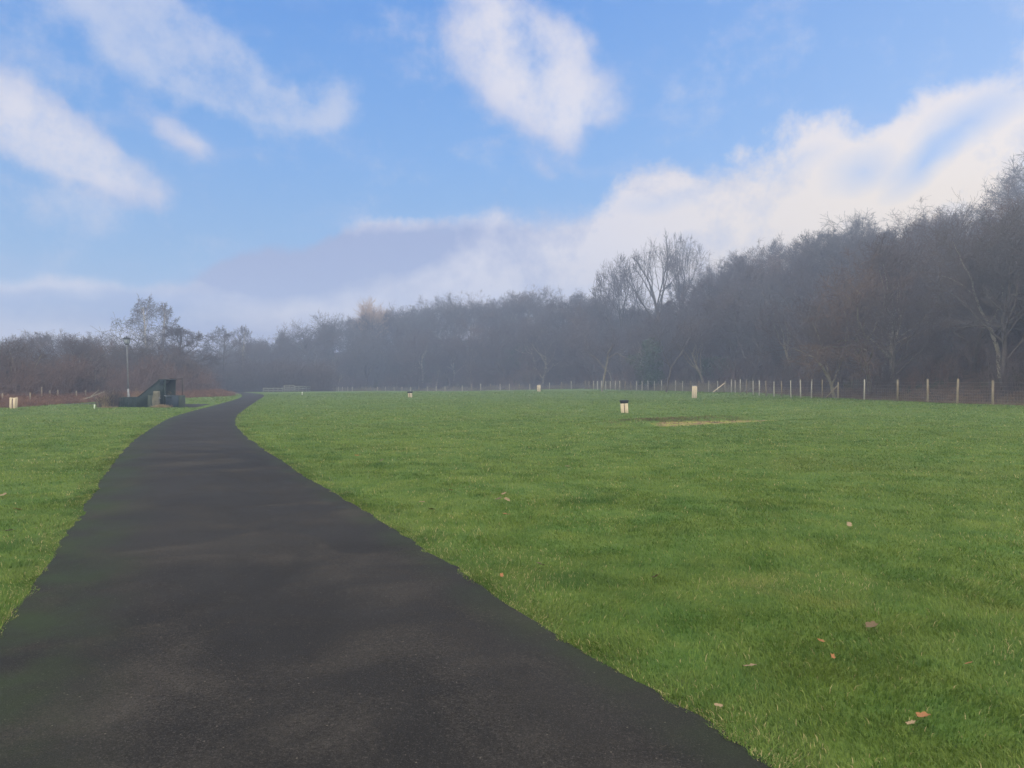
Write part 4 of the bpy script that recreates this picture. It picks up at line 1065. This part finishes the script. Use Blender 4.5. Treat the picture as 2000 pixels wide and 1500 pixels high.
# stone slab, brush and mound
sx, sz = xat(305, DS - .5), gz1(xat(305, DS), DS)
rnd = random.Random(8)
V = []; K = 9
for j in range(8):
    f = j / 7; zz = -.15 + f * 1.13
    for i in range(K):
        a = 2 * math.pi * i / K; wx = .19 + .05 * (1 - f) + .03 * math.sin(3 * a + j); wy = .10
        V.append((wx * math.copysign(abs(math.cos(a)) ** .6, math.cos(a)) + rnd.gauss(0, .012) + .05 * (f - .5), wy * math.copysign(abs(math.sin(a)) ** .6, math.sin(a)) + rnd.gauss(0, .01), zz))
fs = [(j * K + i, j * K + (i + 1) % K, (j + 1) * K + (i + 1) % K, (j + 1) * K + i) for j in range(7) for i in range(K)] + [tuple(range(K - 1, -1, -1)), tuple(range(7 * K, 8 * K))]
o = MB().raw(V, fs).build('stone_slab', M['stone']); o.location = (sx, DS - .5, sz); tag(o, 'upright grey stone slab leaning against the ramp side', 'stone')
def clump(name, px, D, H, n, m, label, seed, spread=.35, rmin=.012):
    rg = np.random.default_rng(seed); x = xat(px, D); z = gz1(x, D); S = Segs()
    for _ in range(n):
        a = rg.random() * 6.283; rr = abs(rg.normal(0, spread)); b = np.array((rr * math.cos(a), rr * math.sin(a), -.05)); h = H * rg.uniform(.5, 1.1)
        d = np.array((rg.normal(0, .25), rg.normal(0, .25), 1)); p1 = b + d * h * .5; p2 = p1 + (d + rg.normal(0, .25, 3)) * h * .5
        S.line([b, p1, p2], [rmin, rmin * .8, rmin * .4])
        for _k in range(5):
            q0 = b + (p1 - b) * rg.random() if rg.random() < .4 else p1 + (p2 - p1) * rg.random()
            S.line([q0, q0 + rg.normal(0, .10, 3) * (H + .3)], [rmin * .5, rmin * .3])
    o = S.build(name, 3, m); o.location = (x, D, z); tag(o, label, 'shrub'); return o
clump('brush_clump', 202, 46.2, .70, 130, M['twig'], 'dark brush clump at the left end of the timber structure', 1, .2)
clump('brush_clump', 206, 46.0, .92, 40, M['straw'], 'tall straw coloured dead stems in the dark brush clump', 2, .14, .010)
clump('dark_shrub', 224, 46.3, 1.0, 170, M['twig'], 'dark twiggy shrub against the low green wall', 3, .25)
clump('straw_tuft', 267, 46.9, 1.02, 18, M['straw'], 'thin pale dead stems sticking up behind the low wall', 4, .25, .008)
clump('straw_tuft', 338, 46.6, 1.05, 14, M['straw'], 'thin pale dead stems sticking up behind the dark box', 5, .2, .008)
b4, hb4 = [], []
for _ in range(90):
    b4.append((xat(RN.gauss(312, 7), DS - .75) , DS - .75 + RN.gauss(0, .12))); hb4.append(RN.uniform(.08, .26))
for _ in range(26): b4.append((xat(RN.gauss(211, 5), DS - .6), DS - .6)); hb4.append(RN.uniform(.06, .16))
build_thicket('straw_grass', 'pale dead grass heaped at the foot of the stone slab', b4, M['straw'], hb4, 9, 18, .006, .16, 1.0)
# ragged rough tufts on the bank of the sunken strip, and plant litter along the turf edge
b5, hb5 = [], []
for _ in range(330):
    t_ = RN.uniform(-.30, .85); o_ = RN.gauss(1.15, .28) * (1 - .45 * max(t_, 0)); ax_, ay_ = HOL_A; dx_, dy_ = HOL_B[0] - ax_, HOL_B[1] - ay_; Lh = math.hypot(dx_, dy_)
    b5.append((ax_ + dx_ * t_ - dy_ / Lh * o_, ay_ + dy_ * t_ + dx_ / Lh * o_)); hb5.append(RN.uniform(.03, .12) * (1.2 - .6 * abs(t_ - .15)))
build_thicket('rough_tufts', 'rough brown and olive tufts along the bank of the worn strip', b5, M['tuft'], hb5, 10, 12, .006, .35, .9)
b6, hb6 = [], []
for _ in range(1100):
    y_ = 2.6 + 17 * RN.random() ** 1.5; e_ = np.array([y_]); sid = RN.random() < .3
    x_ = float(edge_l(e_)[0]) + RN.gauss(0, .035) if sid else float(edge_r(e_)[0]) + RN.gauss(-.01, .05)
    if mnoise.noise(Vector((x_ * 2.2, y_ * 2.2, 3))) < .05: continue
    b6.append((x_, y_)); hb6.append(RN.uniform(.012, .035))
build_thicket('edge_litter', 'dry stems and plant litter caught along the edges of the path', b6, M['litter'], hb6, 11, 9, .0016, .07, 1.6)
# pale fallen branch in the bracken
D_ = 57; fb = Segs(); p0 = np.array((xat(152, D_), D_, gz1(xat(152, D_), D_) + .15)); p1 = np.array((xat(197, D_), D_ + .5, EYE - (765 - HY) / F * D_))
fb.line([p0, p0 * .6 + p1 * .4 + (0, 0, -.06), p1], [.055, .045, .02]); fb.line([p0 * .5 + p1 * .5, p0 * .3 + p1 * .7 + (0, .4, .35)], [.03, .01])
o = fb.build('fallen_branch', 6, M['bark_pale']); tag(o, 'pale fallen branch slanting up out of the left bracken', 'branch')

# lamp post
DL = 58.0
xl = xat(251, DL); zl = gz1(xl, DL); HL = EYE + (HY - 657) / F * DL - zl
root = empty('lamp_post', (xl, DL, zl), label='slender grey lamp post with dark four sided lantern behind the low wall', cat='lamp post')
lean = xat(247.5, DL) - xl; root.rotation_euler = (0, math.atan2(lean, HL), 0)
MB().tube([(0, 0, -.2), (0, 0, .55), (0, 0, .6), (0, 0, 1.0)], [.085, .085, .07, .062], 12).build('base_sleeve', M['cap_grey'], root, True)
MB().tube([(0, 0, 1.0), (0, 0, 3.0), (0, 0, HL - .62)], [.050, .042, .034], 12).build('pole', M['cap_mid'], root, True)
MB().tube([(0, 0, HL - .64), (0, 0, HL - .60), (0, 0, HL - .56)], [.05, .15, .11], 12).build('lantern_base', M['lamp_black'], root, True)
MB().box((0, 0, HL - .385), (.26, .26, .33), taper=1.35).build('lantern_glass', M['glass'], root)
for sx_ in (-1, 1):
    for sy_ in (-1, 1):
        MB().tube([(sx_ * .135, sy_ * .135, HL - .55), (sx_ * .182, sy_ * .182, HL - .22)], .012, 5).build('lantern_bar', M['lamp_black'], root)
MB().box((0, 0, HL - .15), (.54, .54, .15), taper=.5, bev=.01).build('lantern_roof', M['lamp_black'], root)
MB().tube([(0, 0, HL - .08), (0, 0, HL - .02), (0, 0, HL + .05)], [.05, .045, .01], 8).build('finial', M['lamp_black'], root, True)

# ------------------------------------------------------------------ fallen leaves, one by one
def leaf_mesh(seed, kind, m):
    rnd = random.Random(seed); n = 28; V = [(0, 0, 0)]; 
    for i in range(n):
        a = 2 * math.pi * i / n
        if kind == 'lobed': r = .5 * (.62 + .38 * abs(math.cos(2.5 * a + .3)) ** .7) * (1 - .15 * math.cos(a))
        elif kind == 'oak': r = .5 * (.40 + .6 * abs(math.cos(a)) ** 1.2) * (.82 + .18 * math.cos(7 * a))
        else: r = .5 * (.45 + .55 * abs(math.cos(a)))
        x, y = r * math.cos(a) * 1.15, r * math.sin(a)
        V.append((x, y, .55 * y * y * rnd.uniform(.8, 1.3) + .35 * x * x * (1 if x > 0 else .3) + rnd.gauss(0, .02)))
    top = [(0, i, i % n + 1) for i in range(1, n + 1)]
    b = MB().raw(V, top); b.raw([(v[0], v[1], v[2] - .012) for v in V], [f[::-1] for f in top])
    return b, [( .5, 0, .1), (.62, .02, .12), (.8, .05, .2)]
LEAVES = [  # px, py, size m, kind, colour, label
    (980, 1136, .075, 'oak', 'leaf_orange', 'bright orange leaf standing in grass at the path edge'),
    (1056, 1114, .10, 'lobed', 'leaf_brown', 'large curled brown leaf right of the bright orange leaf'),
    (1282, 1138, .085, 'lobed', 'leaf_pale', 'pale brown curled leaf alone in mid grass right of the large curled one'),
    (984, 971, .09, 'oak', 'leaf_pale', 'pale leaf, topmost of the cluster of three in the field'),
    (974, 982, .11, 'lobed', 'leaf_brown', 'brown leaf, lower left of the cluster of three'),
    (991, 984, .10, 'lobed', 'leaf_pale', 'flat tan leaf, lower right of the cluster of three'),
    (990, 1013, .11, 'lobed', 'leaf_orange', 'orange leaf just below the cluster of three leaves'),
    (881, 964, .09, 'oak', 'leaf_orange', 'thin rusty leaf left of the cluster of three leaves'),
    (824, 988, .08, 'oval', 'leaf_pale', 'small yellowish leaf near the grassy path edge'),
    (843, 1003, .10, 'lobed', 'leaf_brown', 'dull brown leaf just below the small yellowish leaf'),
    (697, 894, .13, 'oak', 'leaf_orange', 'small orange leaf far up the field near the path'),
    (746, 904, .12, 'lobed', 'leaf_brown', 'dull brown leaf right of the far small orange leaf'),
    (1108, 916, .11, 'oval', 'leaf_pale', 'pale oval leaf alone in the middle of the field'),
    (1466, 1319, .085, 'oval', 'leaf_pale', 'pale smooth upturned leaf nearest the path at lower right'),
    (1659, 1034, .10, 'oval', 'leaf_pale', 'tiny pale leaf high in the right half of the field'),
    (1604, 1268, .06, 'oak', 'leaf_orange', 'small orange leaf above the pale upturned leaf, farther right'),
    (1628, 1300, .055, 'oak', 'leaf_orange', 'slim upright orange leaf right of the pale upturned leaf'),
    (1705, 1237, .09, 'lobed', 'leaf_brown', 'flat tan brown leaf sunk in grass at right'),
    (1803, 1420, .075, 'lobed', 'leaf_orange', 'reddish brown leaf near the bottom right corner'),
    (1780, 1434, .055, 'oak', 'leaf_pale', 'small pale leaf beside the reddish brown corner leaf'),
    (1893, 1314, .06, 'oval', 'leaf_orange', 'small orange leaf near the right edge of the field'),
    (1404, 1399, .045, 'oval', 'leaf_pale', 'tiny pale leaf on the ragged turf edge of the path'),
    (6, 974, .12, 'lobed', 'leaf_pale', 'pale orange leaf at the far left edge of the left grass'),
    (34, 1003, .11, 'lobed', 'leaf_orange', 'rusty leaf in the left grass, below the pale orange one'),
    (16, 1046, .10, 'lobed', 'leaf_brown', 'brown leaf lowest in the left grass'),
    (69, 1040, .05, 'oval', 'leaf_pale', 'tiny whitish leaf in the left grass'),
    (524, 1203, .05, 'oval', 'leaf_pale', 'tiny yellow leaf alone on the asphalt path'),
]
for i, (px, py, s, kd, mt_, lb) in enumerate(LEAVES):
    on_path = px == 524
    x, y, z = hit(px, py); z += .018 if on_path else .050
    root = empty('fallen_leaf', (x, y, z), random.Random(i).uniform(0, 6.28), label=lb, cat='leaf')
    rnd = random.Random(i * 7 + 1)
    root.rotation_euler = (rnd.uniform(.05, .45) if not on_path else .05, rnd.uniform(-.45, .45) if not on_path else 0, rnd.uniform(0, 6.28)); s *= .8; root.scale = (s, s, s)
    b, st = leaf_mesh(i, kd, mt_); b.build('blade', M[mt_], root, True)
    MB().tube(st, [.018, .014, .012], 5).build('stalk', M['leaf_brown'], root)
for i, (px, py, s) in enumerate([(158, 1373, .008), (177, 1374, .006), (284, 1380, .009), (161, 1220, .006), (441, 1291, .007), (485, 1486, .006)]):
    x, y, z = hit(px, py); rnd = random.Random(i)
    V = [(math.cos(a) * math.cos(e) * s * rnd.uniform(.8, 1.2), math.sin(a) * math.cos(e) * s * rnd.uniform(.6, 1), math.sin(e) * s * .6) for e in (-1.2, -.4, .4, 1.2) for a in [k * math.pi / 4 for k in range(8)]]
    fs = [(j * 8 + k, j * 8 + (k + 1) % 8, (j + 1) * 8 + (k + 1) % 8, (j + 1) * 8 + k) for j in range(3) for k in range(8)] + [tuple(range(7, -1, -1)), tuple(range(24, 32))]
    o = MB().raw(V, fs).build('pebble', M['straw']); o.location = (x, y, z + .015); tag(o, 'tiny pale stone chip lying on the dark asphalt', 'stone', 'pale stone chips on the path')

# ------------------------------------------------------------------ haze
def build_haze():
    zmin = min(float(v) for v in [gz(np.linspace(-260, 203, 200)[:, None] + 0 * np.linspace(-60, 332, 150), 0 * np.linspace(-260, 203, 200)[:, None] + np.linspace(-60, 332, 150)).min()]) - 1.5
    bm = MB().box((-28, 136, (zmin + 39) / 2), (472, 402, 39 - zmin))
    m = bpy.data.materials.new('haze_air'); m.use_nodes = True; q = NT(m.node_tree); q.n.clear()
    out = q.add('ShaderNodeOutputMaterial'); v = q.add('ShaderNodeVolumePrincipled')
    v.inputs['Color'].default_value = (*HAZE_COL, 1); v.inputs['Density'].default_value = HAZE_D; v.inputs['Anisotropy'].default_value = 0.35
    q.l.new(v.outputs[0], out.inputs['Volume'])
    o = bm.build('haze', m); tag(o, 'thin blue winter mist', kind='stuff')
HAZE_COL, HAZE_D = (.58, .73, 1.0), .0029
build_haze()
